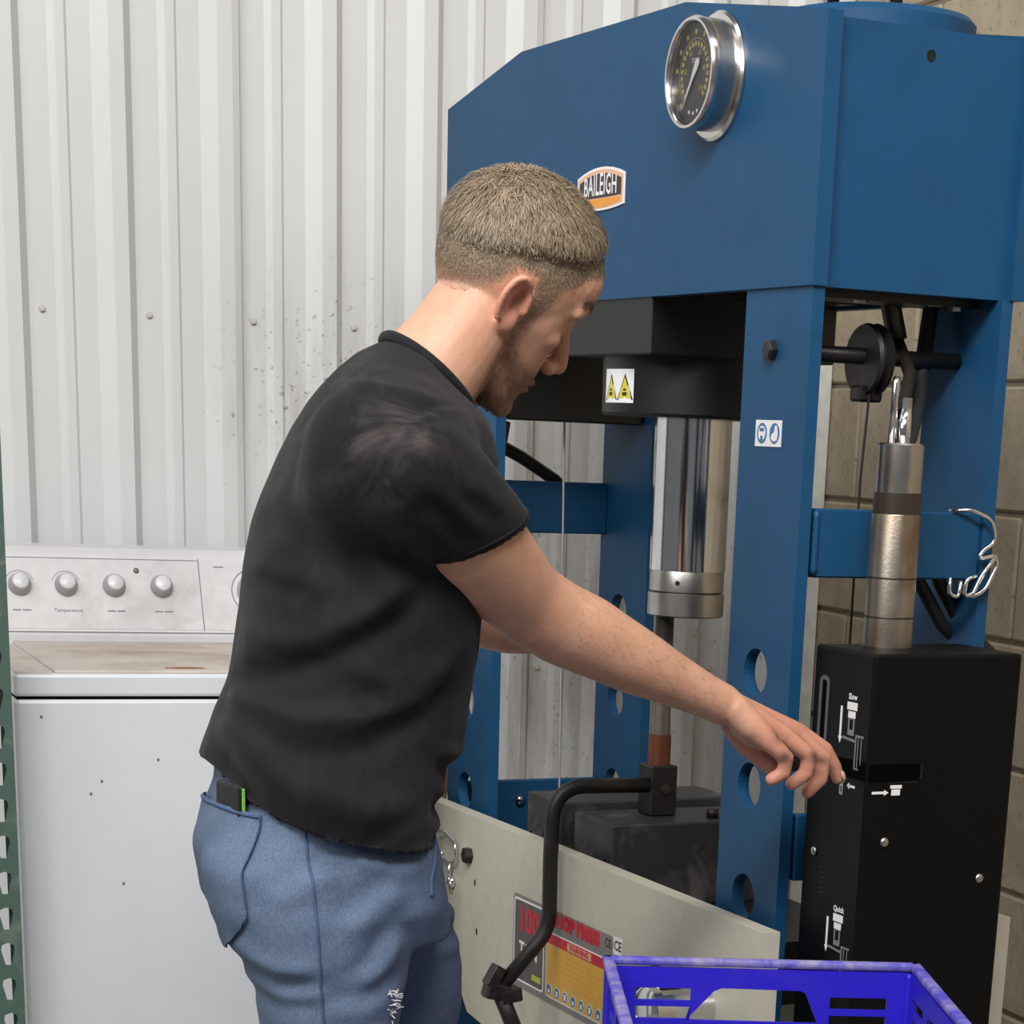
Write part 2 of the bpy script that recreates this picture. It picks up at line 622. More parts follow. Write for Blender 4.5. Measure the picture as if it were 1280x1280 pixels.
MB().tube([(0.142, 0.013, 1.699), (0.142, 0.028, 1.699)], 0.0062, 10).build('plug', 'black_paint', press)
# black ram housing
MB().bbox((0.0, 0.408, 1.378), (0.28, 0.672, 1.452), 0.002, 1).build('ram_housing', 'black_paint', press)
MB().bbox((0.03, 0.925, 1.293), (0.256, 1.05, 1.446), 0.002, 1).build('valve_housing', 'black_paint', press)
body = MB().lathe((0.14, 0.54, 1.302), (0, 0, 1), [(0, 0.124), (0.004, 0.128), (0.077, 0.128)], 64).build('cylinder_body', 'black_paint', press, True, ANG)
# warning sticker wrapped on the cylinder
def cyl_patch(r, a0, a1, z0, z1, n=8):
    m = MB()
    vs = []
    for i in range(n + 1):
        a = a0 + (a1 - a0) * i / n
        for z in (z0, z1):
            vs.append((0.14 + r * math.cos(a), 0.54 + r * math.sin(a), z))
    return m.add(vs, [(2 * i, 2 * i + 2, 2 * i + 3, 2 * i + 1) for i in range(n)])


A0 = math.radians(171)
stick = cyl_patch(0.1286, A0, A0 + 0.54, 1.318, 1.361).build('warning_sticker', 'print_white', body)
for ac in (A0 + 0.15, A0 + 0.41):
    for r, sc, mt, nm in ((0.1289, 1.0, 'black_paint', 'triangle_border'), (0.1292, 0.80, 'tri_yellow', 'triangle')):
        m = MB()
        vs = []
        for dx, dz in ((-0.0165, 0.0), (0.0165, 0.0), (0.0, 0.034)):
            a = ac + dx * sc / 0.13
            zz = 1.3215 + 0.011 + (dz - 0.011) * sc
            vs.append((0.14 + r * math.cos(a), 0.54 + r * math.sin(a), zz))
        m.add(vs, [(0, 1, 2)])
        m.build(nm, mt, body)
    for dz, w, h in ((0.006, 0.0085, 0.004), (0.012, 0.006, 0.0025)):
        da = w / 0.13 / 2
        cyl_patch(0.1294, ac - da, ac + da, 1.3215 + dz, 1.3215 + dz + h, 2).build('pictogram', 'brown_print', body)
# ram
MB().lathe((0.14, 0.54, 1.100), (0, 0, 1), [(0, 0.0535), (0.205, 0.0535)], 64).build('ram_rod', 'chrome', press, True, ANG)
rg = MB().lathe((0.14, 0.54, 1.071), (0, 0, 1), [(0, 0.051), (0.001, 0.0525), (0.030, 0.0525), (0.032, 0.0515)], 64).build('ram_collar', 'ring_steel', press, True, ANG)
a = math.radians(228)
MB().tube([(0.14 + 0.051 * math.cos(a), 0.54 + 0.051 * math.sin(a), 1.084), (0.14 + 0.0528 * math.cos(a), 0.54 + 0.0528 * math.sin(a), 1.084)], 0.0035, 10).build('set_screw', 'black_paint', rg)
MB().lathe((0.14, 0.54, 1.037), (0, 0, 1), [(0, 0.051), (0.002, 0.054), (0.032, 0.054), (0.0335, 0.051)], 64).build('ram_head', 'ring_steel', press, True, ANG)
# side rails between the legs
for u0, u1 in ((0.008, 0.024), (1.052, 1.068)):
    for z0, z1 in ((1.124, 1.203), (0.760, 0.842), (0.20, 0.28)):
        if u0 > 1 and z0 == 0.760:
            z0, z1 = 0.640, 0.732
        rail = MB().bbox((0.024, u0, z0), (0.262, u1, z1), 0.002, 1).build('side_rail', 'blue', press)
        if u0 < 1 and z0 > 1:
            MB().tube([(0.027, 0.007, 1.128 + 0.002 * i) if False else (0.026, 0.009, 1.128 + 0.0065 * i) for i in range(12)],
                      [0.004 + 0.0012 * (i % 2) for i in range(12)], 8).build('weld_bead', 'blue', rail, True)
MB().tube([(0.120, 1.046, 0.700), (0.120, 1.052, 0.700)], 0.009, 10).build('rail_bolt', 'chrome', press, True)
# base feet
for u0, u1 in ((0.0, 0.165), (0.898, 1.077)):
    MB().bbox((-0.06, u0 + 0.165 * 0.25, 0.0), (0.50, u1 - 0.165 * 0.25, 0.05), 0.004, 1).build('foot', 'blue', press)
# bed: two cream plates and cross bolts
bed_poly = [(-1.14, 0.709), (0.043, 0.709), (0.043, 0.50), (-0.04, 0.42), (-0.80, 0.39), (-0.868, 0.397), (-0.912, 0.442), (-1.14, 0.53)]
bedf = MB().prism(bed_poly, [], (-0.020, 0, 0), FR[0], FR[1], 0.025).build('bed_plate', 'cream', press)
bedr = MB().prism(bed_poly, [], (0.322, 0, 0), FR[0], FR[1], 0.025).build('bed_plate', 'cream', press)
for u in (0.35, 0.62):
    MB().tube([(-0.02, u, 0.46), (0.297, u, 0.46)], 0.02, 14).build('bed_spacer', 'cream', press, True)
MB().box((-0.02, 0.20, 0.55), (0.297, 0.86, 0.637)).build('bed_table', 'black_iron', press)
m = MB().lathe((-0.045, 0.866, 0.647), (-1, 0, 0), [(0, 0.013), (0.010, 0.013), (0.012, 0.010)], 6)
m.build('hex_bolt', 'black_iron', bedf)
for u, z in ((0.845, 0.608), (0.835, 0.533)):
    decal([circ(0, 0, 0.0028, 8, 0.0055)], 'black_paint', bedf, (-0.045, u, z), FR[0], FR[1], 'drill_hole', 0.0001)

# rating and warning sticker on the bed plate
so = (-0.045, 0, 0)
st = decal([rrect(-0.694, 0.482, -0.360, 0.622, 0.006)], 'sticker_mid', press, so, FR[0], FR[1], 'rating_sticker')
st['label'] = 'rating and warning sticker on the cream bed plate'
so2 = (-0.0458, 0, 0)
decal([rrect(-0.690, 0.492, -0.582, 0.617, 0.006)], 'print_white', st, so2, FR[0], FR[1], 'panel_border', 0.0001, 0.0002)
decal([rrect(-0.687, 0.495, -0.585, 0.614, 0.005)], 'sticker_grey', st, so2, FR[0], FR[1], 'rating_panel', 0.0003, 0.0002)
lettering('100', 'print_red', st, (-0.0466, 0.636, 0.586), *FR, 0.052, 0.0001, 0.95, 1.0, 0.002)
lettering('TON', 'print_white', st, (-0.0466, 0.636, 0.542), *FR, 0.030, 0.0001, 1.0, 1.0, 0.0008)
decal([rect(-0.622, 0.503, -0.590, 0.512)], 'lime', st, so2, FR[0], FR[1], 'lime_bar', 0.0006, 0.0002)
lettering('SHOP PRESS', 'print_red', st, (-0.0460, 0.478, 0.608), *FR, 0.026, 0.0001, 1.12, 1.0, 0.0022)
decal([rrect(-0.574, 0.491, -0.372, 0.588, 0.006)], 'print_white', st, so2, FR[0], FR[1], 'panel_border', 0.0001, 0.0002)
decal([rrect(-0.572, 0.493, -0.374, 0.586, 0.005)], 'warn_yellow', st, so2, FR[0], FR[1], 'warning_panel', 0.0003, 0.0002)
decal([rect(-0.572, 0.571, -0.374, 0.586)], 'print_red', st, so2, FR[0], FR[1], 'warning_band', 0.0005, 0.0002)
decal([rect(-0.502, 0.573, -0.424, 0.584)], 'peach', st, so2, FR[0], FR[1], 'warning_plate', 0.0007, 0.0002)
lettering('WARNING', 'print_red', st, (-0.0469, 0.463, 0.5785), *FR, 0.012, 0.0001, 1.1, 1.0, 0.0004)
for i in range(6):
    w = 0.075 + 0.02 * ((i * 7) % 4) / 4
    decal([rect(-0.555, 0.561 - i * 0.008, -0.555 + w * 1.9, 0.5635 - i * 0.008)], 'orange', st, so2, FR[0], FR[1], 'print_line', 0.0005, 0.0002)
for i in range(7):
    uu = -0.560 + i * 0.0275
    decal([circ(uu, 0.503, 0.0088, 16)], 'print_white', st, so2, FR[0], FR[1], 'icon_rim', 0.0005, 0.0002)
    decal([circ(uu, 0.503, 0.0078, 16)], 'sticker_blue', st, so2, FR[0], FR[1], 'icon', 0.0007, 0.0002)
    decal([rect(uu - 0.003, 0.4985, uu + 0.003, 0.5035 + 0.002 * (i % 3))], 'print_white', st, so2, FR[0], FR[1], 'icon_mark', 0.0009, 0.0002)
lettering('CE', 'brown_print', st, (-0.0460, 0.373, 0.610), *FR, 0.017, 0.0001, 1.0, 1.0, 0.0003)
ce = decal([rrect(-0.356, 0.599, -0.330, 0.624, 0.003)], 'print_white', press, so, FR[0], FR[1], 'mark_sticker')
lettering('CE', 'brown_print', ce, (-0.0460, 0.343, 0.6115), *FR, 0.019, 0.0001, 1.0, 1.0, 0.0004)

# safety sticker and bolt on the near leg
sk = decal([rect(-0.118, 1.270, -0.056, 1.300)], 'print_white', press, (0, 0, 0), FR[0], FR[1], 'safety_sticker')
for cu_, kind in ((0.102, 0), (0.072, 1)):
    decal([circ(-cu_, 1.285, 0.0118, 24)], 'sticker_blue', sk, (-0.0008, 0, 0), FR[0], FR[1], 'icon', 0.0001, 0.0002)
    if kind == 0:
        decal([circ(-cu_, 1.285, 0.0085, 20)], 'print_white', sk, (-0.0008, 0, 0), FR[0], FR[1], 'icon_face', 0.0003, 0.0002)
        decal([rect(-cu_ - 0.005, 1.287, -cu_ + 0.005, 1.291), rect(-cu_ - 0.003, 1.277, -cu_ + 0.003, 1.282)], 'sticker_blue', sk, (-0.0008, 0, 0), FR[0], FR[1], 'icon_mark', 0.0005, 0.0002)
    else:
        decal([[(-cu_ - 0.003, 1.276), (-cu_ + 0.006, 1.277), (-cu_ + 0.008, 1.285), (-cu_ + 0.005, 1.294), (-cu_ + 0.0005, 1.294), (-cu_ - 0.0005, 1.287), (-cu_ - 0.0065, 1.284), (-cu_ - 0.0085, 1.280)]],
              'print_white', sk, (-0.0008, 0, 0), FR[0], FR[1], 'icon_mark', 0.0003, 0.0002)
MB().lathe((0.0, 0.088, 1.378), (-1, 0, 0), [(-0.001, 0.0125), (0.008, 0.0125), (0.010, 0.009)], 6).build('hex_bolt', 'black_iron', press)

# brand badge on the crown
def arch(x0, x1, zb, zt, bow, n=9):
    pts = []
    for i in range(n):
        t = i / (n - 1)
        pts.append((x0 + (x1 - x0) * t, zb - bow * 0.45 * (1 - (2 * t - 1) ** 2) ))
    for i in range(n):
        t = 1 - i / (n - 1)
        pts.append((x0 + (x1 - x0) * t, zt + bow * (1 - (2 * t - 1) ** 2)))
    return pts


BX = (-0.0042, 0, 0)
bd = decal([arch(-0.630, -0.488, 1.563, 1.601, 0.0105)], 'print_white', press, BX, FR[0], FR[1], 'brand_badge', 0.0002, 0.0016)
bd['label'] = 'orange and white brand badge lettered BAILEIGH on the crown'
BX2 = (-0.0060, 0, 0)
decal([arch(-0.6265, -0.4915, 1.5655, 1.5985, 0.0100)], 'peach', bd, BX2, FR[0], FR[1], 'badge_rim', 0.0001, 0.0002)
decal([[(-0.622, 1.5745)] + [(-0.622 + 0.126 * i / 8, 1.5745 - 0.0008 * (1 - (i / 4 - 1) ** 2)) for i in range(1, 8)] + [(-0.496, 1.5745)] +
       [(-0.496 - 0.126 * i / 8, 1.5945 + 0.0095 * (1 - (i / 4 - 1) ** 2)) for i in range(9)]], 'brown_print', bd, BX2, FR[0], FR[1], 'badge_field', 0.0003, 0.0002)
decal([arch(-0.620, -0.498, 1.5665, 1.5725, -0.001) if False else [(-0.620, 1.5675), (-0.590, 1.5635), (-0.559, 1.5622), (-0.528, 1.5635), (-0.498, 1.5675), (-0.498, 1.5725), (-0.620, 1.5725)]],
      'orange', bd, BX2, FR[0], FR[1], 'badge_band', 0.0003, 0.0002)


def badge_warp(p):
    x, y = p
    t = max(-1, min(1, x / 0.06))
    top = 1 + 0.36 * (1 - t * t)
    return (x, (y + 0.0105) * top - 0.0105)


lettering('BAILEIGH', 'print_white', bd, (-0.0062, 0.559, 1.5855), *FR, 0.0285, 0.0004, 0.80, 0.98, 0.0004, 1.06, badge_warp)

# pressure gauge
GU, GZ = 0.250, 1.688
g = MB()
g.lathe((-0.004, GU, GZ), (-1, 0, 0), [(0, 0.071), (0.004, 0.071), (0.007, 0.068), (0.008, 0.060), (0.0085, 0.050)], 56)
flange = g.build('gauge_flange', 'bezel', press, True, ANG)
MB().lathe((-0.0045, GU - 0.001, GZ), (-1, 0, 0), [(0, 0.0615), (0.0285, 0.0615)], 56, False).build('gauge_case', 'ring_steel', press, True, ANG)
m = MB()
nn, rr = 56, 0.0575
vs, fs = [], []
prof = [(0.028, 0.0615), (0.036, 0.0625), (0.0405, 0.0600), (0.0405, 0.0570), (0.036, 0.0545), (0.026, 0.0545)]
m.lathe((-0.0045, GU - 0.001, GZ), (-1, 0, 0), prof, 56, False)
m.build('gauge_bezel', 'bezel', press, True, math.radians(50))
MB().lathe((-0.0045, GU - 0.001, GZ), (-1, 0, 0), [(0.0298, 0.0001), (0.030, 0.0555), (0.0305, 0.0555), (0.0306, 0.0001)], 48).build('gauge_dial', 'dial', press)
GD = -0.0353
gp = press
tk = MB()
for ring, r0, r1, n, w in ((0, 0.030, 0.035, 21, 0.0022), (1, 0.043, 0.048, 11, 0.0024)):
    for i in range(n):
        a = math.radians(225 - 270 * i / (n - 1))
        ca, sa = math.cos(a), math.sin(a)
        q = [(ca * r0 - sa * w, sa * r0 + ca * w), (ca * r0 + sa * w, sa * r0 - ca * w), (ca * r1 + sa * w, sa * r1 - ca * w), (ca * r1 - sa * w, sa * r1 + ca * w)]
        tk.prism([(x - (GU - 0.001), z + GZ) for x, z in q], [], (GD, 0, 0), FR[0], FR[1], 0.0003)
tk.build('dial_markings', 'print_yellow', press)
arc = [(0.0385 * math.cos(math.radians(225 - 9 * i)), 0.0385 * math.sin(math.radians(225 - 9 * i))) for i in range(31)]
m = MB()
for i in range(30):
    (x0, z0), (x1, z1) = arc[i], arc[i + 1]
    m.prism([(x0 * .985 - GU + .001, z0 * .985 + GZ), (x1 * .985 - GU + .001, z1 * .985 + GZ), (x1 - GU + .001, z1 + GZ), (x0 - GU + .001, z0 + GZ)], [], (GD, 0, 0), FR[0], FR[1], 0.0003)
m.build('dial_arc', 'print_yellow', press)
for i in range(0, 11, 2):
    a = math.radians(225 - 27 * i)
    lettering(str(i * 10), 'print_yellow', press, (GD, GU - 0.001 - 0.0245 * math.cos(a), GZ + 0.0245 * math.sin(a)), *FR, 0.0085, 0.0003, name='dial_number')
lettering('TON', 'print_white', press, (GD, GU - 0.001, GZ + 0.014), *FR, 0.008, 0.0003, name='dial_number')
for dx in (-0.010, 0, 0.010):
    decal([circ(dx - GU + 0.001, GZ - 0.043 + abs(dx) * 0.2, 0.0022, 10)], 'print_white', press, (GD, 0, 0), FR[0], FR[1], 'dial_dot', 0.0001, 0.0002)
m = MB()
na = math.radians(234)
ca, sa = math.cos(na), math.sin(na)
nd = [(0.046 * ca, 0.046 * sa), (-sa * -0.002 + 0.006 * ca, ca * -0.002 + 0.006 * sa), (-0.004 * ca + 0.004 * sa, -0.004 * sa - 0.004 * ca), (-0.015 * ca + 0.0045 * sa, -0.015 * sa - 0.0045 * ca), (-0.020 * ca, -0.020 * sa),
      (-0.015 * ca - 0.0045 * sa, -0.015 * sa + 0.0045 * ca), (-0.004 * ca - 0.004 * sa, -0.004 * sa + 0.004 * ca), (0.006 * ca - 0.002 * sa, 0.006 * sa + 0.002 * ca)]
m.prism([(x - GU + 0.001, z + GZ) for x, z in nd], [], (GD - 0.0008, 0, 0), FR[0], FR[1], 0.0012)
m.build('gauge_needle', 'print_white', press)
MB().lathe((-0.0045, GU - 0.001, GZ), (-1, 0, 0), [(0.0355, 0.0545), (0.0365, 0.0545), (0.037, 0.05)], 40).build('gauge_glass', 'glass', press)

# lifting rod, pulley, cables and hoses under the crown
MB().tube([(0.024, 0.088, 1.378), (0.262, 0.088, 1.378)], 0.0095, 16).build('pulley_rod', 'black_iron', press, True)
MB().lathe((0.135, 0.088, 1.374), (1, 0.0, 0), [(-0.012, 0.022), (-0.011, 0.040), (-0.006, 0.042), (-0.003, 0.034), (0.003, 0.034), (0.006, 0.042), (0.011, 0.040), (0.012, 0.022)], 32).build('cable_pulley', 'black_iron', press, True, ANG)
MB().bbox((0.116, 0.076, 1.326), (0.150, 0.100, 1.345), 0.003, 1).build('pulley_clamp', 'black_iron', press)
MB().tube([(0.128, 0.070, 1.374), (0.131, 0.085, 1.236), (0.138, 0.095, 1.05), (0.146, 0.10, 0.72)], 0.0016, 6).build('lift_cable', 'dark_cable', press)
MB().tube([(0.135, 0.975, 1.372), (0.148, 0.98, 1.29), (0.158, 0.98, 0.715)], 0.0018, 6).build('lift_cable', 'cable', press)
MB().tube([(0.024, 0.998, 1.378), (0.262, 0.998, 1.378)], 0.0095, 12).build('pulley_rod', 'black_iron', press, True)
MB().tube([(0.178, 0.12, 1.50), (0.178, 0.12, 1.445), (0.186, 0.11, 1.40)], 0.0125, 14).build('hose_fitting', 'pump_dark', press, True)
MB().tube([(0.186, 0.11, 1.40), (0.176, 0.06, 1.36), (0.13, 0.0, 1.32), (0.095, -0.05, 1.274)], [0.008, 0.008, 0.0075, 0.0075], 12).build('pump_link', 'pump_dark', press, True)
MB().tube([(0.239, 0.12, 1.47), (0.236, 0.118, 1.43), (0.226, 0.11, 1.38), (0.19, 0.06, 1.33), (0.13, -0.02, 1.290), (0.105, -0.045, 1.27)], 0.0098, 12).build('hydraulic_hose', 'hose', press, True)
MB().tube([(0.085, -0.05, 1.27), (0.086, -0.05, 1.345), (0.088, -0.048, 1.352)], [0.0045, 0.0045, 0.004], 12).build('plunger_rod', 'chrome', press, True)
MB().tube([(0.101, -0.05, 1.27), (0.101, -0.05, 1.318)], 0.0088, 14).build('plunger_rod', 'chrome', press, True)
MB().tube([(0.101, -0.05, 1.318), (0.101, -0.05, 1.330)], 0.0075, 6).build('plunger_nut', 'ring_steel', press)
for s_, u_, z_ in ((0.10, 0.06, 1.436), (0.155, 0.06, 1.441), (0.205, 0.06, 1.438), (0.235, 0.06, 1.434)):
    MB().lathe((s_, u_, z_), (0, 0, 1), [(0, 0.009), (0.009, 0.009)], 6).build('fitting_nut', 'ring_steel', press)
MB().box((0.03, 0.05, 1.4385), (0.262, 0.12, 1.452)).build('manifold', 'black_paint', press)
for dx in (0.0, 0.03):
    MB().tube([(0.17 + dx, 0.04, 1.175), (0.205 + dx, 0.05, 1.118), (0.250 + dx, 0.06, 1.066), (0.300 + dx, 0.06, 1.03), (0.33 + dx, 0.06, 0.9), (0.30 + dx, 0.02, 0.6)], 0.0085, 10).build('hydraulic_hose', 'hose', press, True)
MB().tube([(0.03, 1.09, 1.272), (0.07, 1.09, 1.262), (0.125, 1.09, 1.238), (0.185, 1.09, 1.205), (0.22, 1.09, 1.175), (0.25, 1.09, 1.17)], 0.010, 10).build('hydraulic_hose', 'hose', press, True)

# ------------------------------------------------------------------ black pump box on the near side
bx = MB().bbox((0.020, -0.150, 0.52), (0.226, -0.018, 1.050), 0.004, 2).build('pump_box', 'black_box', press)
FO = (0.020, 0, 0)
SO = (0, -0.150, 0)
M['slot'] = plain('slot_recess', srgb(3, 3, 3), 0.8, spec=0.05)
M['slot_rim'] = plain('slot_bright_edge', srgb(92, 92, 96), 0.35, 0.4)
# tall lever slot with bright edges
decal([rrect(0.034, 0.915, 0.056, 1.016, 0.009)], 'slot_rim', bx, FO, FR[0], FR[1], 'slot_trim', 0.0002, 0.0006, {0: [rrect(0.0395, 0.917, 0.0505, 1.011, 0.0045)]})
decal([rrect(0.0395, 0.917, 0.0505, 1.011, 0.0045)], 'slot', bx, FO, FR[0], FR[1], 'lever_slot', 0.0001, 0.0002)
# wrap-round slot in the front corner
decal([rect(0.070, 0.905, 0.146, 0.926)], 'slot', bx, FO, FR[0], FR[1], 'lever_slot', 0.0002, 0.0002)
decal([rrect(0.022, 0.904, 0.094, 0.925, 0.004)], 'slot', bx, SO, SD[0], SD[1], 'lever_slot', 0.0002, 0.0002)
decal([[(0.092, 0.906), (0.0955, 0.909), (0.0955, 0.922), (0.0935, 0.924), (0.0935, 0.9095)], [(0.05, 0.9025), (0.092, 0.9035), (0.092, 0.9045), (0.05, 0.9035)]], 'black_iron', bx, SO, SD[0], SD[1], 'slot_trim', 0.0004, 0.0003)
MB().tube([(0.045, -0.1495, 0.914), (0.045, -0.146, 0.914)], 0.009, 14).build('lever_pivot', 'black_iron', bx, True)


def arrow(x, z0, z1, w=0.0042):
    """down arrow on the front face; x measured along -u"""
    return [(x - w / 2, z1), (x - w / 2, z0 + 0.008), (x - w, z0 + 0.008), (x, z0), (x + w, z0 + 0.008), (x + w / 2, z0 + 0.008), (x + w / 2, z1)]


def pump_label(zt, word):
    """white pump diagram: arrow, cylinder, lever and body outline; zt = top of the word"""
    m = [arrow(0.086, zt - 0.060, zt - 0.017)]
    m.append(rect(0.098, zt - 0.0195, 0.120, zt - 0.0105))
    m.append(rect(0.101, zt - 0.0285, 0.117, zt - 0.021))
    decal(m, 'print_white', bx, FO, FR[0], FR[1], 'pump_diagram', 0.0003, 0.0002)
    decal([rrect(0.102, zt - 0.0485, 0.116, zt - 0.0285, 0.001)], 'print_grey', bx, FO, FR[0], FR[1], 'pump_diagram', 0.0003, 0.0002, {0: [rect(0.105, zt - 0.042, 0.113, zt - 0.030)]})
    decal([[(0.092, zt - 0.0535), (0.122, zt - 0.056), (0.122, zt - 0.053), (0.092, zt - 0.0505)], rect(0.120, zt - 0.085, 0.1225, zt - 0.049), rect(0.126, zt - 0.085, 0.1275, zt - 0.047),
           rect(0.133, zt - 0.080, 0.1345, zt - 0.047), rect(0.120, zt - 0.049, 0.138, zt - 0.0465), rect(0.120, zt - 0.0865, 0.130, zt - 0.0845)], 'print_grey', bx, FO, FR[0], FR[1], 'pump_diagram', 0.0004, 0.0002)
    lettering(word, 'print_white', bx, (0.020, -0.109, zt - 0.0045), *FR, 0.0095, 0.0004, 1.0, 1.0, 0.0003)


pump_label(1.002, 'Slow')
pump_label(0.752, 'Quick')
decal([[(0.070, 0.8945), (0.0745, 0.892), (0.0745, 0.8935), (0.086, 0.8915), (0.086, 0.894), (0.0745, 0.8955), (0.0745, 0.897)] if False else
       [(0.108, 0.8955), (0.114, 0.8915), (0.114, 0.8938), (0.126, 0.8938), (0.126, 0.8968), (0.114, 0.8968), (0.114, 0.8995)]], 'print_white', bx, FO, FR[0], FR[1], 'arrow_mark', 0.0003, 0.0002)
decal([rect(0.090, 0.898, 0.102, 0.902), rect(0.0925, 0.883, 0.0995, 0.897)], 'print_white', bx, FO, FR[0], FR[1], 'pump_mark', 0.0003, 0.0002, {1: [rect(0.0945, 0.886, 0.0975, 0.893)]})
decal([[(0.028, 0.8905), (0.045, 0.8905), (0.045, 0.8885), (0.051, 0.8920), (0.045, 0.8955), (0.045, 0.8935), (0.028, 0.8935)]], 'print_white', bx, SO, SD[0], SD[1], 'arrow_mark', 0.0003, 0.0002)
decal([rect(0.053, 0.8965, 0.069, 0.9005), rect(0.055, 0.8885, 0.067, 0.8955)], 'print_white', bx, SO, SD[0], SD[1], 'pump_mark', 0.0003, 0.0002)
# screws
def screw(parent, p, axis, r):
    MB().lathe(p, axis, [(0, r), (r * 0.35, r * 0.92), (r * 0.6, r * 0.6), (r * 0.68, r * 0.05)], 16).build('screw', 'ring_steel', parent, True)


screw(bx, (0.050, -0.150, 0.834), (0, -1, 0), 0.0062)
screw(bx, (0.190, -0.150, 0.785), (0, -1, 0), 0.0062)
screw(bx, (0.020, -0.045, 0.807), (-1, 0, 0), 0.0062)
MB().tube([(0.224, -0.10, 0.84), (0.245, -0.10, 0.84)], [0.016, 0.016], 18).build('side_knob', 'black_iron', bx, True)
for i in range(9):
    decal([rect(0.060, 0.760 + 0.006 * i, 0.072 - 0.002 * (i % 3), 0.7608 + 0.006 * i)], 'black_iron', bx, FO, FR[0], FR[1], 'scratch', 0.0002, 0.0001)
# oily pump barrel standing on the box
MB().lathe((0.098, -0.052, 1.050), (0, 0, 1), [(0, 0.0295), (0.150, 0.0290), (0.151, 0.0285)], 40).build('pump_barrel', 'pump_steel', press, True, ANG)
MB().lathe((0.098, -0.052, 1.201), (0, 0, 1), [(0, 0.0280), (0.024, 0.0280)], 40).build('pump_neck', 'pump_dark', press, True, ANG)
MB().lathe((0.098, -0.052, 1.225), (0, 0, 1), [(0, 0.0270), (0.001, 0.0272), (0.053, 0.0272), (0.055, 0.0255)], 40).build('pump_collar', 'ring_steel', press, True, ANG)
for z in (1.083, 1.128):
    MB().lathe((0.098, -0.052, z), (0, 0, 1), [(0, 0.0294), (0.0012, 0.0299), (0.0024, 0.0294)], 40, False).build('barrel_ring', 'pump_dark', press, True)
# pump lever reaching out of the slot into the hand
MB().tube([(0.030, -0.082, 0.908), (0.0, -0.090, 0.913), (-0.055, -0.118, 0.923), (-0.078, -0.132, 0.927)], [0.007, 0.007, 0.008, 0.0095], 14).build('pump_lever', 'hose', press, True)

# ------------------------------------------------------------------ things standing on the bed
def world_thing(name, label, cat, s, u, z, group=None):
    return empty(name, P(s, u, z), PRZ, label, cat, group)


for (u0, u1, zt), lab in (((0.464, 0.590, 0.757), 'black iron press block under the upright pin, its end face at the cream plate'),
                          ((0.640, 0.756, 0.762), 'black iron press block lying behind the block that carries the pin')):
    o = MB().bbox((0, 0, 0), (0.29, u1 - u0, zt - 0.637), 0.003, 2).build('press_block', 'cast')
    o.location = P(0.0, u0, 0.637)
    o.rotation_euler = (0, 0, PRZ)
    tag(o, lab, 'block')
    MB().lathe((0, (u1 - u0) * (0.16 if u0 < 0.5 else 0.85), (zt - 0.637) * (0.55 if u0 < 0.5 else 0.52)), (-1, 0, 0), [(0.0, 0.003), (0.0004, 0.003)], 10).build('drill_hole', 'slot', o)
    if u0 < 0.5:
        MB().tube([(0.175, 0.030, zt - 0.637), (0.175, 0.030, zt - 0.637 + 0.013)], 0.009, 12).build('peg', 'black_iron', o, True)

pin = world_thing('drift_pin', 'upright steel drift pin with bronze sleeve under the chrome ram', 'pin', 0.108, 0.54, 0.829)
MB().lathe((0, 0, 0.0), (0, 0, 1), [(0, 0.0165), (0.042, 0.0165), (0.0425, 0.0155)], 24).build('sleeve', 'copper', pin, True, ANG)
MB().lathe((0, 0, 0.043), (0, 0, 1), [(0, 0.0145), (0.09, 0.0135), (0.165, 0.0125)], 24).build('shank', 'pin_steel', pin, True, ANG)
MB().lathe((0, 0, 0.165), (0, 0, 1), [(0, 0.013), (0.042, 0.013)], 20).build('tip', 'black_iron', pin, True, ANG)

bar = world_thing('bent_steel_bar', 'bent black steel bar clamped in a square block beneath the pin', 'bar', 0.108, 0.54, 0.757)
MB().bbox((-0.021, -0.021, 0.0005), (0.021, 0.021, 0.072), 0.002, 1).build('clamp_block', 'black_iron', bar)
MB().lathe((0.002, -0.021, 0.038), (0, -1, 0), [(0, 0.008), (0.003, 0.0075), (0.004, 0.004)], 16).build('bolt_head', 'pump_dark', bar, True, ANG)


def bend(pts, r, n=6):
    """polyline with rounded corners"""
    pts = [Vector(p) for p in pts]
    out = [pts[0]]
    for i in range(1, len(pts) - 1):
        a, b, c = pts[i - 1], pts[i], pts[i + 1]
        da, dc = (a - b), (c - b)
        rr = min(r, da.length * 0.48, dc.length * 0.48)
        p0, p2 = b + da.normalized() * rr, b + dc.normalized() * rr
        for k in range(n + 1):
            t = k / n
            out.append(p0 * (1 - t) ** 2 + b * 2 * t * (1 - t) + p2 * t * t)
    out.append(pts[-1])
    return out


hb = bend([(-0.015, -0.01, 0.044), (-0.170, -0.010, 0.046), (-0.172, -0.010, -0.06)], 0.058, 10)[:-1] + bend([(-0.172, -0.010, -0.06), (-0.171, -0.010, -0.158), (-0.245, -0.010, -0.238)], 0.026, 6)
MB().tube(hb, 0.0108, 16).build('bar', 'black_iron', bar, True)
cl = MB()
cl.bbox((-0.018, -0.012, -0.012), (0.018, 0.012, 0.012), 0.003, 1, Matrix.Translation((-0.252, -0.010, -0.243)) @ Matrix.Rotation(math.radians(14), 4, 'Y'))
cl.bbox((-0.009, -0.011, -0.010), (0.009, 0.011, 0.022), 0.002, 1, Matrix.Translation((-0.258, -0.010, -0.226)) @ Matrix.Rotation(math.radians(30), 4, 'Y'))
cl.bbox((0.0, -0.013, -0.010), (0.032, 0.013, 0.010), 0.002, 1, Matrix.Translation((-0.247, -0.010, -0.252)) @ Matrix.Rotation(math.radians(-8), 4, 'Y'))
cl.build('end_clamp', 'black_iron', bar)
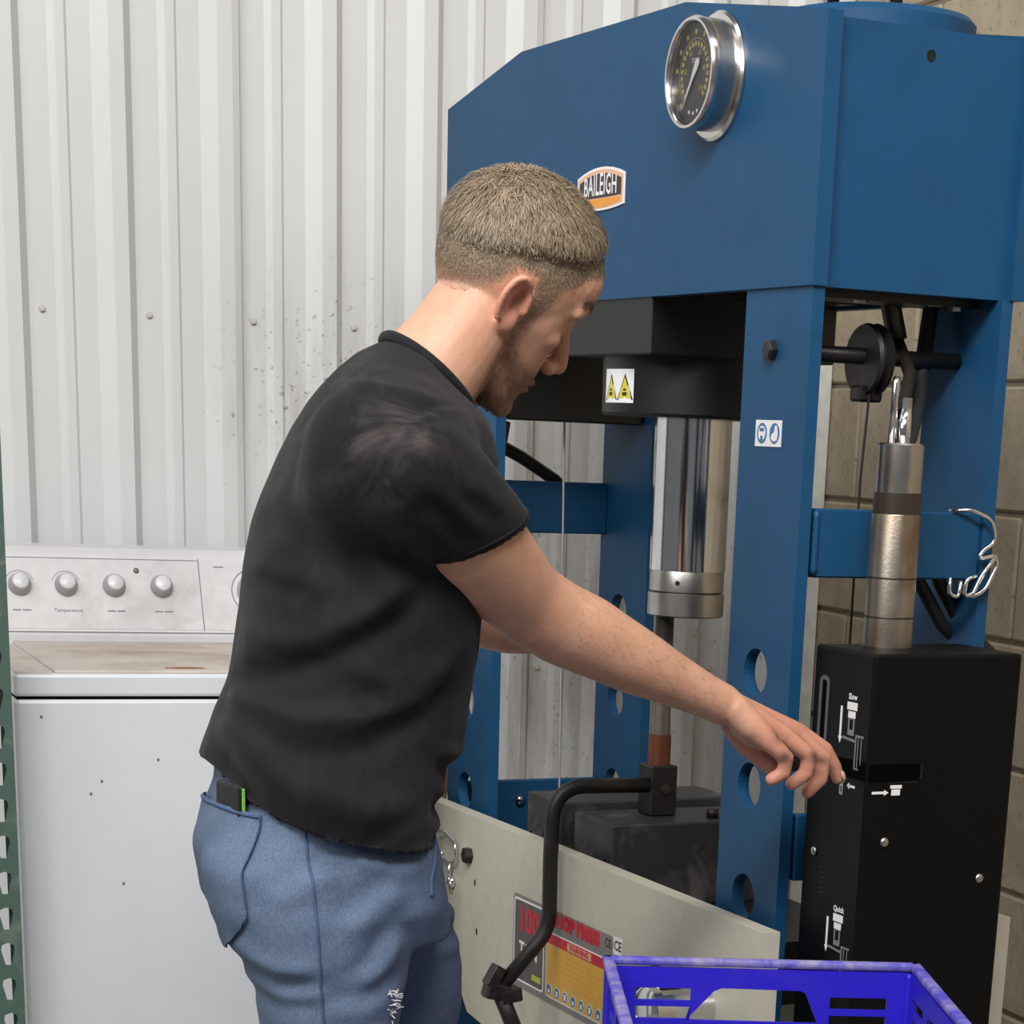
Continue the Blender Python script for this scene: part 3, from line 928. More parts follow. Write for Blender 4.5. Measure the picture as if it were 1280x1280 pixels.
MB().tube([(-0.243, -0.010, -0.252), (-0.222, -0.010, -0.30), (-0.196, -0.010, -0.40)], 0.0120, 12).build('lower_arm', 'black_iron', bar, True)

# bed pins and spring clips
p1 = world_thing('bed_pin', 'chrome bed pin standing out of the cream plate behind the blue crate', 'pin', -0.0452, 0.088, 0.586)
MB().lathe((0, 0, 0), (-1, 0, 0), [(0, 0.026), (0.070, 0.026), (0.072, 0.031), (0.084, 0.031), (0.088, 0.024)], 28).build('shaft', 'chrome', p1, True, ANG)
MB().tube([(-0.060, 0.018, 0.024), (-0.062, 0.045, 0.026), (-0.066, 0.075, 0.002), (-0.062, 0.070, -0.03), (-0.058, 0.02, -0.03)], 0.0028, 8).build('clip', 'bright', p1, True)
MB().bbox((-0.050, 0.062, -0.034), (-0.001, 0.128, 0.030), 0.010, 3).build('stop_block', 'hose', p1)
c1 = world_thing('spring_clip', 'chrome spring clip hanging on the cream plate beside the hex bolt', 'clip', -0.0452, 0.93, 0.640)
MB().tube(bend([(0.0, 0.050, 0.016), (-0.006, 0.052, 0.028), (-0.008, 0.020, 0.030), (-0.008, -0.022, 0.020), (-0.008, -0.026, -0.010), (-0.008, 0.0, -0.016), (-0.006, 0.045, -0.012), (0.0, 0.046, -0.004)], 0.012, 4), 0.0024, 8).build('wire', 'bright', c1, True)
MB().tube(bend([(-0.008, 0.0, -0.016), (-0.008, 0.002, -0.040), (-0.008, -0.008, -0.050), (-0.004, 0.006, -0.058), (0.0, 0.004, -0.064)], 0.006, 4), 0.0024, 8).build('wire', 'bright', c1, True)
MB().lathe((-0.0005, 0.002, -0.046), (-1, 0, 0), [(0.0, 0.010), (0.006, 0.010), (0.010, 0.004)], 14).build('eye', 'bright', c1, True)
c2 = world_thing('spring_clip', 'chrome spring clips hooked over the blue side rail by the block wall', 'clip', 0.245, 0.004, 1.16)
MB().tube(bend([(-0.03, 0.008, 0.044), (-0.010, -0.008, 0.048), (0.022, -0.012, 0.036), (0.030, -0.010, 0.010), (0.012, -0.010, 0.0), (0.006, -0.010, -0.010), (0.030, -0.010, -0.006), (0.036, -0.010, -0.016), (0.020, -0.010, -0.048), (0.0, -0.008, -0.056)], 0.012, 4), 0.0026, 8).build('wire', 'bright', c2, True)
MB().tube(bend([(0.030, -0.014, -0.006), (0.010, -0.014, -0.030), (0.000, -0.014, -0.052), (-0.012, -0.012, -0.054), (-0.010, -0.012, -0.034), (0.004, -0.012, -0.030)], 0.008, 4), 0.0026, 8).build('wire', 'bright', c2, True)
MB().tube(bend([(-0.034, -0.012, -0.032), (-0.034, -0.012, -0.052), (-0.020, -0.012, -0.056), (-0.018, -0.012, -0.036)], 0.006, 4), 0.0024, 8).build('wire', 'bright', c2, True)

# plank leaning behind the far front leg
pk = MB().bbox((-0.009, 0, 0), (0.009, 0.024, 1.30), 0.002, 1, Matrix.Rotation(math.atan2(0.085, 0.5), 4, 'Y')).build('plank', 'wood')
pk.location = P(-0.119, 1.092, 0.01)
pk.rotation_euler = (0, 0, PRZ)
tag(pk, 'brown wooden plank leaning upright beside the press leg next to the washer', 'plank')

# ------------------------------------------------------------------ washer
k = NT('dusty_washer_enamel')
sep = k.n('ShaderNodeSeparateXYZ')
geo = k.n('ShaderNodeNewGeometry')
k.l(geo.outputs['Normal'], sep.inputs[0])
dust = k.math('MULTIPLY', k.ramp(k.noise(4, 5, 0.7), [(0.3, BLACK), (0.75, WHITE)]), 0.12)
k.set(k.mix(dust, srgb(214, 217, 221), srgb(150, 146, 142)), 0.28)
M['enamel'] = k.m
M['lid_top'] = worn('dusty_lid_enamel', srgb(196, 186, 176), srgb(150, 124, 102), 0.45, 0.8, 7, 0.45)
M['console'] = plain('console_plastic', srgb(204, 203, 204), 0.4, var=0.03)
M['console_dust'] = worn('dusty_console', srgb(206, 205, 205), srgb(170, 166, 164), 0.5, 0.85, 9, 0.42)
M['knob'] = plain('knob_grey', srgb(160, 160, 160), 0.35)
M['knob_cap'] = plain('knob_cap', srgb(206, 206, 206), 0.3)
M['fine_print'] = plain('fine_print', srgb(112, 112, 116), 0.5)
M['rust'] = plain('rust_spot', srgb(146, 104, 70), 0.8, var=0.3, scale=80)
wm = empty('washing_machine', (0.425, 3.38, 0), 0, 'dusty white top-loading washing machine with four-knob control panel', 'washer')
MB().bbox((0, 0, 0.02), (0.580, 0.66, 0.887), 0.006, 2).build('cabinet', 'enamel', wm)
MB().bbox((0.001, 0.002, 0.8895), (0.579, 0.66, 0.922), 0.005, 2).build('top_panel', 'lid_top' if False else 'enamel', wm)
MB().box((0.004, 0.004, 0.885), (0.576, 0.655, 0.8905)).build('seam', 'slot', wm)
MB().bbox((0.058, 0.010, 0.9205), (0.522, 0.465, 0.9265), 0.003, 2).build('lid', 'lid_top', wm)
MB().bbox((0.004, 0.006, 0.9205), (0.0545, 0.47, 0.9245), 0.003, 1).build('lid_surround', 'lid_top', wm)
MB().bbox((0.5255, 0.006, 0.9205), (0.576, 0.47, 0.9245), 0.003, 1).build('lid_surround', 'lid_top', wm)
decal([circ(0.25, 0.045, 0.030, 16, 0.014)], 'rust', wm, (0, 0, 0.9265), (1, 0, 0), (0, 1, 0), 'rust_stain', 0.0002, 0.0002)
# console: slanted face
cy0, cy1, cz0, cz1 = 0.478, 0.535, 0.922, 1.068
m = MB()
prof = [(cy0, cz0), (cy0, cz0 + 0.012), (cy0 + 0.006, cz0 + 0.016), (cy1, cz1 - 0.010), (cy1 + 0.008, cz1), (0.655, cz1), (0.655, cz0)]
vs = [(0.022, y, z) for y, z in prof] + [(0.558, y, z) for y, z in prof]
n = len(prof)
m.add(vs, [(i, (i + 1) % n, n + (i + 1) % n, n + i) for i in range(n)] + [tuple(range(n - 1, -1, -1)), tuple(range(n, 2 * n))])
con = m.build('console', 'console', wm)
fy0, fz0, fy1, fz1 = cy0 + 0.006, cz0 + 0.016, cy1, cz1 - 0.010
cup = Vector((0, fy1 - fy0, fz1 - fz0)).normalized()
crt = Vector((1, 0, 0))
cn = crt.cross(cup)
CO = Vector((0, fy0, fz0))
CL = (Vector((0, fy1 - fy0, fz1 - fz0))).length
decal([rect(0.030, 0.006, 0.370, CL - 0.006)], 'console_dust', con, CO, crt, cup, 'control_panel', 0.0001, 0.0006)
decal([rect(0.374, 0.006, 0.550, CL - 0.006)], 'console_dust', con, CO, crt, cup, 'timer_panel', 0.0001, 0.0006)
for x0, x1, h in ((0.030, 0.370, CL - 0.008),):
    decal([rect(x0, h, x1, h + 0.0012), rect(0.3705, 0.004, 0.3717, CL - 0.004), rect(x0, 0.0, 0.550, 0.0016)], 'fine_print', con, CO, crt, cup, 'panel_line', 0.0006, 0.0004)


def knob(x, h, r, parent, big=False):
    kb = MB().lathe(CO + crt * x + cup * h + cn * 0.0007, cn, [(0, r), (0.004, r), (0.016, r * 0.80), (0.018, r * 0.72)], 28).build('knob', 'knob', parent, True, ANG)
    MB().lathe(CO + crt * x + cup * h + cn * 0.0187, cn, [(0, r * 0.66), (0.0015, r * 0.66), (0.0022, r * 0.6)], 28).build('knob_cap', 'knob_cap', kb, True, ANG)
    return kb


for i, x in enumerate((0.080, 0.1535, 0.2300, 0.3070)):
    knob(x, CL * 0.60, 0.0185, wm)
    arcp = [(x + 0.0235 * math.cos(t), CL * 0.60 + 0.0235 * math.sin(t)) for t in [math.radians(20 + 14 * j) for j in range(11)]]
    ain = [(x + 0.0225 * math.cos(t), CL * 0.60 + 0.0225 * math.sin(t)) for t in [math.radians(20 + 14 * j) for j in range(11)]]
    if i < 2:
        decal([arcp + ain[::-1]], 'fine_print', con, CO, crt, cup, 'dial_arc', 0.0008, 0.0002)
    if i == 1:
        lettering('Temperature', 'fine_print', con, CO + crt * x + cup * (CL * 0.28), crt, cup, 0.0085, 0.0012)
    else:
        decal([rect(x - 0.014, CL * 0.27, x - 0.001, CL * 0.27 + 0.002), rect(x + 0.0015, CL * 0.27, x + 0.015, CL * 0.27 + 0.002)], 'fine_print', con, CO, crt, cup, 'print_line', 0.0008, 0.0002)
MB().lathe(CO + crt * 0.268 + cup * (CL * 0.80) + cn * 0.0006, cn, [(0, 0.0048), (0.002, 0.0044), (0.003, 0.002)], 14).build('indicator', 'fine_print', wm, True)
decal([rect(0.395, CL * 0.86, 0.412, CL * 0.86 + 0.002), rect(0.045, CL * 0.93, 0.06, CL * 0.93 + 0.0015)], 'fine_print', con, CO, crt, cup, 'print_line', 0.0008, 0.0002)
ring_o = circ(0.462, CL * 0.55, 0.040, 40)
decal([ring_o], 'fine_print', con, CO, crt, cup, 'timer_ring', 0.0008, 0.0004, {0: [circ(0.462, CL * 0.55, 0.0385, 40)]})
knob(0.462, CL * 0.55, 0.031, wm)
for x in (0.04, 0.54):
    for y in (0.05, 0.61):
        MB().lathe((x, y, 0.0), (0, 0, 1), [(0, 0.02), (0.02, 0.02)], 12).build('levelling_foot', 'hose', wm)
for x, z in ((0.036, 0.862), (0.118, 0.770), (0.102, 0.752), (0.145, 0.62), (0.20, 0.80)):
    decal([circ(0, 0, 0.0022, 7, 0.0026)], 'fine_print', wm, (x, 0, z), (1, 0, 0), (0, 0, 1), 'chip', 0.0001, 0.0002)

# ------------------------------------------------------------------ green rack upright
M['rack_green'] = worn('scuffed_green_rack_paint', srgb(70, 92, 82), srgb(112, 120, 112), 0.55, 0.8, 22, 0.5, 0.0, 0.1)
rk = empty('rack_upright', (0.3335, 3.290, 0), 0, 'dark green pallet rack upright with teardrop slots beside the washer', 'rack')


def teardrop(cx, cz):
    return [(cx - 0.004, cz - 0.016), (cx + 0.004, cz - 0.016), (cx + 0.0095, cz + 0.006), (cx + 0.008, cz + 0.013), (cx, cz + 0.016), (cx - 0.008, cz + 0.013), (cx - 0.0095, cz + 0.006)]


holes = []
for i in range(47):
    holes += [teardrop(0.020, 0.0335 + 0.0508 * i), teardrop(0.0565, 0.0335 + 0.0508 * i)]
m = MB()
for i in range(48):
    z0 = 0.006 if i == 0 else 0.0081 + 0.0508 * i
    z1 = 0.0081 + 0.0508 * (i + 1)
    m.prism(rect(0, z0, 0.0765, z1), [h for h in holes if z0 < h[0][1] and h[4][1] < z1], (0, 0.0024, 0), (1, 0, 0), (0, 0, 1), 0.0024)
m.build('face', 'rack_green', rk)
for x in (0.0, 0.0741):
    MB().box((x, 0.0024, 0.006), (x + 0.0024, 0.070, 2.44)).build('flange', 'rack_green', rk)
for x0, x1 in ((0.0, 0.008), (0.0685, 0.0765)):
    MB().box((x0, 0.070, 0.006), (x1, 0.0724, 2.44)).build('lip', 'rack_green', rk)
MB().box((-0.02, -0.015, 0), (0.10, 0.085, 0.006)).build('base_plate', 'rack_green', rk)

# ------------------------------------------------------------------ blue crates
M['crate'] = worn('blue_crate_plastic', srgb(40, 28, 188), srgb(54, 44, 178), 0.5, 0.8, 12, 0.42, 0.0, 0.1)
M['crate_rim'] = worn('dusty_crate_rim', srgb(74, 66, 176), srgb(146, 140, 168), 0.38, 0.66, 26, 0.6, 0.0, 0.2)
CRX, CRZ = (0.9605, 1.957), math.radians(-17.7)
CH = 0.255


def crate_wall():
    h = CH - 0.010
    holes = []
    for j in range(5):
        for a, b in ((-0.131, -0.074), (0.072, 0.132)):
            holes.append(rect(a, h - 0.0345 - 0.0195 * j - (0.006 if a > 0 else 0), b, h - 0.0215 - 0.0195 * j - (0.006 if a > 0 else 0)))
    holes.append([(-0.078, h - 0.055), (0.060, h - 0.056), (0.046, h - 0.024), (0.040, h - 0.0215), (-0.042, h - 0.0205), (-0.050, h - 0.024)])
    for a, b in ((-0.076, -0.036), (-0.030, 0.014), (0.020, 0.058)):
        holes.append(rect(a, h - 0.105, b, h - 0.066))
    for i in range(6):
        holes.append(rect(-0.135 + 0.046 * i, 0.035, -0.135 + 0.046 * i + 0.034, 0.105))
    return holes, h


def build_crate(z, label):
    c = empty('milk_crate', (CRX[0], CRX[1], z), CRZ, label, 'crate', 'stacked blue milk crates')
    holes, h = crate_wall()
    for i in range(4):
        rot = Matrix.Rotation(i * PI / 2, 4, 'Z')
        right, up = rot @ Vector((1, 0, 0)), Vector((0, 0, 1))
        org = rot @ Vector((0, 0.1585, 0.0))
        m = MB().prism(rect(-0.1585, 0.004, 0.1585, h), holes, org, right, up, 0.0045)
        m.build('wall_panel', 'crate', c)
    m = MB()
    for i in range(4):
        rot = Matrix.Rotation(i * PI / 2, 4, 'Z')
        m.bbox((-0.1665, 0.1545, h + 0.001), (0.1665, 0.1665, CH - 0.0005), 0.003, 2, rot)
    m.build('rim', 'crate_rim', c)
    for sx in (-1, 1):
        for sy in (-1, 1):
            MB().bbox((min(sx * 0.150, sx * 0.1645), min(sy * 0.150, sy * 0.1645), 0.002), (max(sx * 0.150, sx * 0.1645), max(sy * 0.150, sy * 0.1645), h), 0.004, 2).build('corner_post', 'crate', c)
    m = MB()
    for i in range(9):
        a = -0.148 + 0.037 * i
        m.box((a - 0.006, -0.155, 0.0), (a + 0.006, 0.155, 0.005))
        m.box((-0.155, a - 0.006, 0.0005), (0.155, a + 0.006, 0.0055))
    m.build('base_grid', 'crate', c)
    return c


build_crate(CH * 2, 'blue plastic milk crate with dusty rim, topmost of its stack')
build_crate(CH, 'blue plastic milk crate in the middle of the stack')
build_crate(0.0, 'blue plastic milk crate at the bottom of the stack on the floor')

# ------------------------------------------------------------------ the person
PB = Vector((0.62, 2.40, 0.0))
person = empty('person', PB, 0, 'person in black T-shirt and blue jeans leaning toward the press, hand on its lever', 'person')


def loft(m, st, n=32, e=2.25, cap=True):
    """st = list of (centre, half-axis a, half-axis b)"""
    rings = []
    for c, a, b in st:
        c, a, b = Vector(c), Vector(a), Vector(b)
        rg = []
        for k in range(n):
            t = 2 * PI * k / n
            cx, cy = math.cos(t), math.sin(t)
            px = math.copysign(abs(cx) ** (2 / e), cx)
            py = math.copysign(abs(cy) ** (2 / e), cy)
            rg.append(c + a * px + b * py)
        rings.append(rg)
    vs = [q for rg in rings for q in rg]
    fs = []
    for i in range(len(rings) - 1):
        for k in range(n):
            k2 = (k + 1) % n
            fs.append((i * n + k, i * n + k2, (i + 1) * n + k2, (i + 1) * n + k))
    if cap:
        fs.append(tuple(range(n - 1, -1, -1)))
        fs.append(tuple((len(rings) - 1) * n + k for k in range(n)))
    m.add(vs, fs)


def ellipsoid(m, c, r, mtx=None, n=18, nr=12):
    vs, fs = [], []
    for i in range(nr + 1):
        th = PI * i / nr
        th = min(max(th, 0.02), PI - 0.02)
        for k in range(n):
            ph = 2 * PI * k / n
            q = Vector((r[0] * math.sin(th) * math.cos(ph), r[1] * math.sin(th) * math.sin(ph), r[2] * math.cos(th)))
            if mtx:
                q = mtx @ q
            vs.append(Vector(c) + q)
    for i in range(nr):
        for k in range(n):
            k2 = (k + 1) % n
            fs.append((i * n + k, (i + 1) * n + k, (i + 1) * n + k2, i * n + k2))
    fs.append(tuple(range(n)))
    fs.append(tuple(nr * n + k for k in range(n - 1, -1, -1)))
    m.add(vs, fs)


def limb(m, pts, rs, n=20):
    """tapered round limb with rounded ends; rs numbers"""
    pts = [Vector(p) for p in pts]
    d0 = (pts[0] - pts[1]).normalized()
    d1 = (pts[-1] - pts[-2]).normalized()
    P2 = [pts[0] + d0 * rs[0] * 0.85, pts[0] + d0 * rs[0] * 0.5] + pts + [pts[-1] + d1 * rs[-1] * 0.5, pts[-1] + d1 * rs[-1] * 0.85]
    R2 = [rs[0] * 0.5, rs[0] * 0.86] + list(rs) + [rs[-1] * 0.86, rs[-1] * 0.5]
    m.tube(P2, R2, n)


def fused(m, voxel, smooth_it, factor=0.5):
    """union of overlapping closed pieces as one skin"""
    me = m.mesh('raw')
    o = bpy.data.objects.new('raw', me)
    COL.objects.link(o)
    r = o.modifiers.new('r', 'REMESH')
    r.mode = 'VOXEL'
    r.voxel_size = voxel
    s = o.modifiers.new('s', 'SMOOTH')
    s.factor = factor
    s.iterations = smooth_it
    dg = bpy.context.evaluated_depsgraph_get()
    dg.update()
    out = bpy.data.meshes.new_from_object(o.evaluated_get(dg))
    bpy.data.objects.remove(o)
    bpy.data.meshes.remove(me)
    return out


def relax_at(me, spots, its):
    """smooth the skin round the given joints"""
    co = coords(me)
    ed = np.empty(len(me.edges) * 2, int)
    me.edges.foreach_get('vertices', ed)
    ed = ed.reshape(-1, 2)
    w = np.zeros(len(co))
    for c, r in spots:
        w = np.maximum(w, np.clip(1.4 - np.linalg.norm(co - c, axis=1) / r * 1.4, 0, 1))
    deg = np.bincount(ed.ravel(), minlength=len(co)).astype(float)[:, None]
    for it in range(its):
        acc = np.stack([np.bincount(ed[:, 0], co[ed[:, 1], a], len(co)) + np.bincount(ed[:, 1], co[ed[:, 0], a], len(co)) for a in range(3)], 1)
        co = co + (acc / deg - co) * (0.6 * w)[:, None]
    put(me, co)


def coords(me):
    a = np.empty(len(me.vertices) * 3)
    me.vertices.foreach_get('co', a)
    return a.reshape(-1, 3)


def normals(me):
    a = np.empty(len(me.vertices) * 3)
    me.vertices.foreach_get('normal', a)
    return a.reshape(-1, 3)


def put(me, a):
    me.vertices.foreach_set('co', a.ravel())
    me.update()


def seg_dist(p, poly):
    """2-D distance of points to a polyline, with parameter along it"""
    best = np.full(len(p), 1e9)
    sgn = np.zeros(len(p))
    tt = np.zeros(len(p))
    n = len(poly) - 1
    for i in range(n):
        a, b = np.array(poly[i]), np.array(poly[i + 1])
        d = b - a
        t = np.clip(((p - a) @ d) / (d @ d), 0, 1)
        q = p - (a + t[:, None] * d)
        ds = np.hypot(q[:, 0], q[:, 1])
        s = d[0] * q[:, 1] - d[1] * q[:, 0]
        m = ds < best
        best[m] = ds[m]
        sgn[m] = np.sign(s[m])
        tt[m] = (i + t[m]) / n
    return best, sgn, tt


def folds(me, lst, side):
    """cloth folds: ridge with a valley beside it, on the side of the body given by side(co)"""
    co, no = coords(me), normals(me)
    w0 = side(co)
    xz = co[:, [0, 2]]
    for poly, w, amp in lst:
        d, s, t = seg_dist(xz, poly)
        fade = np.clip(np.minimum(t, 1 - t) * 5 + 0.15, 0, 1)
        prof = np.exp(-(d / w) ** 2) - 0.8 * np.exp(-((s * d + 1.5 * w) / w) ** 2)
        co += no * (prof * fade * w0 * amp)[:, None]
    put(me, co)


def vcol(me, name, arr):
    at = me.color_attributes.new(name, 'FLOAT_COLOR', 'POINT')
    full = np.ones((len(me.vertices), 4))
    full[:, :arr.shape[1]] = arr
    at.data.foreach_set('color', full.ravel())


def local_obj(name, me, mat, parent=None, label=None):
    me.transform(Matrix.Translation(-PB))
    me.materials.clear()
    me.materials.append(M[mat])
    me.shade_smooth()
    me.name = name
    o = bpy.data.objects.new(name, me)
    COL.objects.link(o)
    o.parent = parent or person
    if label:
        o['label'] = label
    return o


# ---- head frame
HP, HYAW, HR, HS = math.radians(23.5), math.radians(12.0), math.radians(21.0), 0.945
HO = np.array([0.7995, 2.410, 1.415])
_c, _s = math.cos(HP), math.sin(HP)
_rp = np.array([[_c, 0, _s], [0, 1, 0], [-_s, 0, _c]])
_c, _s = math.cos(HYAW), math.sin(HYAW)
_ry = np.array([[_c, -_s, 0], [_s, _c, 0], [0, 0, 1]])
_c, _s = math.cos(HR), math.sin(HR)
_rr = np.array([[1, 0, 0], [0, _c, -_s], [0, _s, _c]])
HM = _ry @ _rp @ _rr


def hw(p):
    return Vector(HO + HM @ (np.array(p, float) * HS))


def hlocal(co):
    return ((co - HO) @ HM) / HS


head = MB()
ellipsoid(head, (0.013, 0, 0.035), (0.094, 0.073, 0.087), None, 32, 22)
ellipsoid(head, (0.064, 0, 0.052), (0.044, 0.060, 0.044), None, 24, 16)
# face block: sections from brow to chin (front x, back x, half width)
sec = [(0.060, 0.098, -0.02, 0.058), (0.036, 0.102, -0.02, 0.064), (0.014, 0.091, -0.02, 0.066), (-0.008, 0.087, -0.015, 0.066), (-0.030, 0.088, -0.010, 0.061),
       (-0.048, 0.089, -0.004, 0.056), (-0.066, 0.090, 0.004, 0.050), (-0.084, 0.085, 0.014, 0.042), (-0.102, 0.085, 0.030, 0.031), (-0.114, 0.078, 0.042, 0.022)]
loft(head, [(((f + b) / 2, 0, z), ((f - b) / 2, 0, 0), (0, w, 0)) for z, f, b, w in sec], 28, 2.4)
for sg in (-1, 1):
    ellipsoid(head, (0.052, sg * 0.049, -0.010), (0.027, 0.014, 0.016))
    limb(head, [(0.002, sg * 0.058, -0.022), (0.008, sg * 0.054, -0.060), (0.040, sg * 0.040, -0.086), (0.074, sg * 0.014, -0.102)], [0.014, 0.015, 0.014, 0.014], 14)
    limb(head, [(0.097, sg * 0.010, 0.031), (0.092, sg * 0.034, 0.035), (0.074, sg * 0.054, 0.027)], [0.008, 0.0085, 0.008], 12)
    ellipsoid(head, (0.0780, sg * 0.031, 0.010), (0.0135, 0.015, 0.0125))
    ellipsoid(head, (0.103, sg * 0.0115, -0.041), (0.0105, 0.0075, 0.0085))
    # ear: helix ring, thin shell, lobe, tragus, antihelix
    ec = Vector((-0.009, sg * 0.0770, 0.004))
    fw = Vector((0.97, -sg * 0.14, 0.10)).normalized()
    upv = Vector((-0.16, sg * 0.10, 1)).normalized()
    out = fw.cross(upv).normalized()
    if out.y * sg < 0:
        out = -out
    ring = []
    for k in range(15):
        a = math.radians(-15 + 17.5 * k)
        ring.append(ec + fw * (0.0165 * math.cos(a)) + upv * (0.031 * math.sin(a) * (0.94 if a > 0 else 1)) + out * (0.0045 + (0.0015 * math.sin(a))))
    head.tube(ring, [0.0042] * 15, 10)
    mt = Matrix((fw, upv, out)).transposed().to_4x4()
    ellipsoid(head, ec - out * 0.0015, (0.0165, 0.029, 0.0034), mt, 18, 10)
    ellipsoid(head, ec - upv * 0.0225 + out * 0.0015 + fw * 0.004, (0.0115, 0.0125, 0.0048), mt)
    ellipsoid(head, ec + fw * 0.0145 - upv * 0.004 + out * 0.003, (0.0045, 0.0065, 0.0042), mt)
    head.tube([ec + fw * 0.001 + upv * 0.020 + out * 0.003, ec - fw * 0.0055 + upv * 0.004 + out * 0.0042, ec - fw * 0.004 - upv * 0.012 + out * 0.0035], [0.003, 0.0034, 0.003], 8)
    ellipsoid(head, (0.004, sg * 0.066, 0.006), (0.018, 0.010, 0.024))
limb(head, [(0.092, 0, 0.020), (0.101, 0, 0.0), (0.112, 0, -0.022), (0.1165, 0, -0.034)], [0.0075, 0.0085, 0.0105, 0.0115], 14)
ellipsoid(head, (0.106, 0, -0.040), (0.012, 0.006, 0.007))
ellipsoid(head, (0.0905, 0, -0.0635), (0.0095, 0.022, 0.0055))
ellipsoid(head, (0.0885, 0, -0.0745), (0.0095, 0.019, 0.0062))
ellipsoid(head, (0.0765, 0, -0.101), (0.0150, 0.021, 0.0150))
body = MB()
body.add([hw(p) for p in head.v], head.f)

# ---- neck and upper body core
ax = Vector((0.755, 0, -0.655))
loft(body, [((0.690, 2.40, 1.255), ax * 0.075, (0, 0.095, 0)), ((0.714, 2.40, 1.303), ax * 0.060, (0, 0.070, 0)), ((0.734, 2.401, 1.331), ax * 0.0515, (0, 0.058, 0)),
            ((0.755, 2.402, 1.355), ax * 0.0495, (0, 0.055, 0)), ((0.774, 2.404, 1.380), ax * 0.0480, (0, 0.054, 0)), ((0.797, 2.408, 1.410), ax * 0.045, (0, 0.050, 0))], 28, 2.1)
BACK = [(0.497, 0.937), (0.511, 0.983), (0.527, 1.017), (0.534, 1.09), (0.544, 1.154), (0.566, 1.217), (0.595, 1.272), (0.632, 1.321), (0.661, 1.344), (0.684, 1.360)]
FRONT = [(0.726, 0.858), (0.731, 0.912), (0.762, 0.975), (0.778, 1.06), (0.782, 1.126), (0.788, 1.192), (0.791, 1.245), (0.784, 1.276), (0.777, 1.286), (0.768, 1.287)]
HWID = [0.180, 0.168, 0.156, 0.154, 0.154, 0.158, 0.160, 0.142, 0.108, 0.073]


def torso(scale, i0=0, i1=10):
    st = []
    for i in range(i0, i1):
        b, f, w = BACK[i], FRONT[i], HWID[i]
        c = ((b[0] + f[0]) / 2, 2.40, (b[1] + f[1]) / 2)
        a = ((f[0] - b[0]) / 2 * scale, 0, (f[1] - b[1]) / 2 * scale)
        st.append((c, a, (0, w * scale, 0)))
    return st


loft(body, torso(0.86, 0, 9), 32, 2.4)
# pelvis core so the figure carries on below the shirt
loft(body, [((0.622, 2.40, 0.92), (0.10, 0, 0), (0, 0.13, 0)), ((0.625, 2.40, 0.84), (0.105, 0, 0), (0, 0.14, 0)), ((0.63, 2.40, 0.78), (0.09, 0, 0), (0, 0.13, 0))], 24)

# ---- near (right) arm
SH, EL, WR = Vector((0.652, 2.212, 1.243)), Vector((0.820, 2.330, 1.0995)), Vector((1.068, 2.372, 0.994))
limb(body, [SH.lerp(EL, 0.10), SH.lerp(EL, 0.25), SH.lerp(EL, 0.5), SH.lerp(EL, 0.75), EL.lerp(SH, 0.08).lerp(WR, 0.03), EL.lerp(WR, 0.15), EL.lerp(WR, 0.30) + Vector((0, 0, 0.002)), EL.lerp(WR, 0.5), EL.lerp(WR, 0.72), EL.lerp(WR, 0.9), WR],
     [0.040, 0.049, 0.0520, 0.0490, 0.0435, 0.0440, 0.0425, 0.0375, 0.0290, 0.0240, 0.0230], 28)
ellipsoid(body, EL + Vector((-0.006, -0.012, -0.018)), (0.026, 0.026, 0.024))
ellipsoid(body, EL.lerp(WR, 0.20) + Vector((0.004, -0.010, 0.012)), (0.050, 0.026, 0.026), Matrix.Rotation(math.radians(24), 4, 'Y'))
# hand on the lever: metacarpals, then each finger on its own
ellipsoid(body, WR + Vector((0.010, -0.016, -0.006)), (0.014, 0.010, 0.012))
MCP = {'p': (1.117, 2.347, 0.955), 'r': (1.142, 2.366, 0.960), 'm': (1.165, 2.388, 0.962), 'i': (1.182, 2.410, 0.957)}
for q, r0, r1 in (('p', 0.0175, 0.0120), ('r', 0.0185, 0.0122), ('m', 0.0185, 0.0125), ('i', 0.0175, 0.0122)):
    k0 = WR + Vector((0.008, {'p': -0.010, 'r': -0.003, 'm': 0.004, 'i': 0.010}[q], -0.002))
    limb(body, [k0, k0.lerp(Vector(MCP[q]), 0.5) + Vector((0, 0, -0.002)), MCP[q]], [r0, (r0 + r1) / 2 + 0.0015, r1], 16)
ellipsoid(body, Vector((1.112, 2.378, 0.962)), (0.034, 0.026, 0.017), Matrix.Rotation(math.radians(24), 4, 'Y'))
limb(body, [MCP['p'], (1.135, 2.343, 0.938), (1.134, 2.345, 0.922), (1.122, 2.350, 0.914)], [0.0112, 0.0098, 0.0088, 0.0080], 14)
limb(body, [MCP['r'], (1.173, 2.362, 0.938), (1.171, 2.364, 0.918), (1.156, 2.368, 0.906)], [0.0116, 0.0102, 0.0092, 0.0082], 14)
limb(body, [MCP['m'], (1.203, 2.386, 0.932), (1.201, 2.386, 0.908), (1.186, 2.388, 0.893)], [0.0118, 0.0104, 0.0094, 0.0082], 14)
limb(body, [MCP['i'], (1.216, 2.409, 0.938), (1.231, 2.411, 0.918), (1.237, 2.411, 0.904)], [0.0116, 0.0100, 0.0088, 0.0076], 14)
limb(body, [(1.092, 2.402, 0.972), (1.118, 2.420, 0.946), (1.142, 2.420, 0.926), (1.160, 2.412, 0.912)], [0.0150, 0.0130, 0.0108, 0.0090], 14)
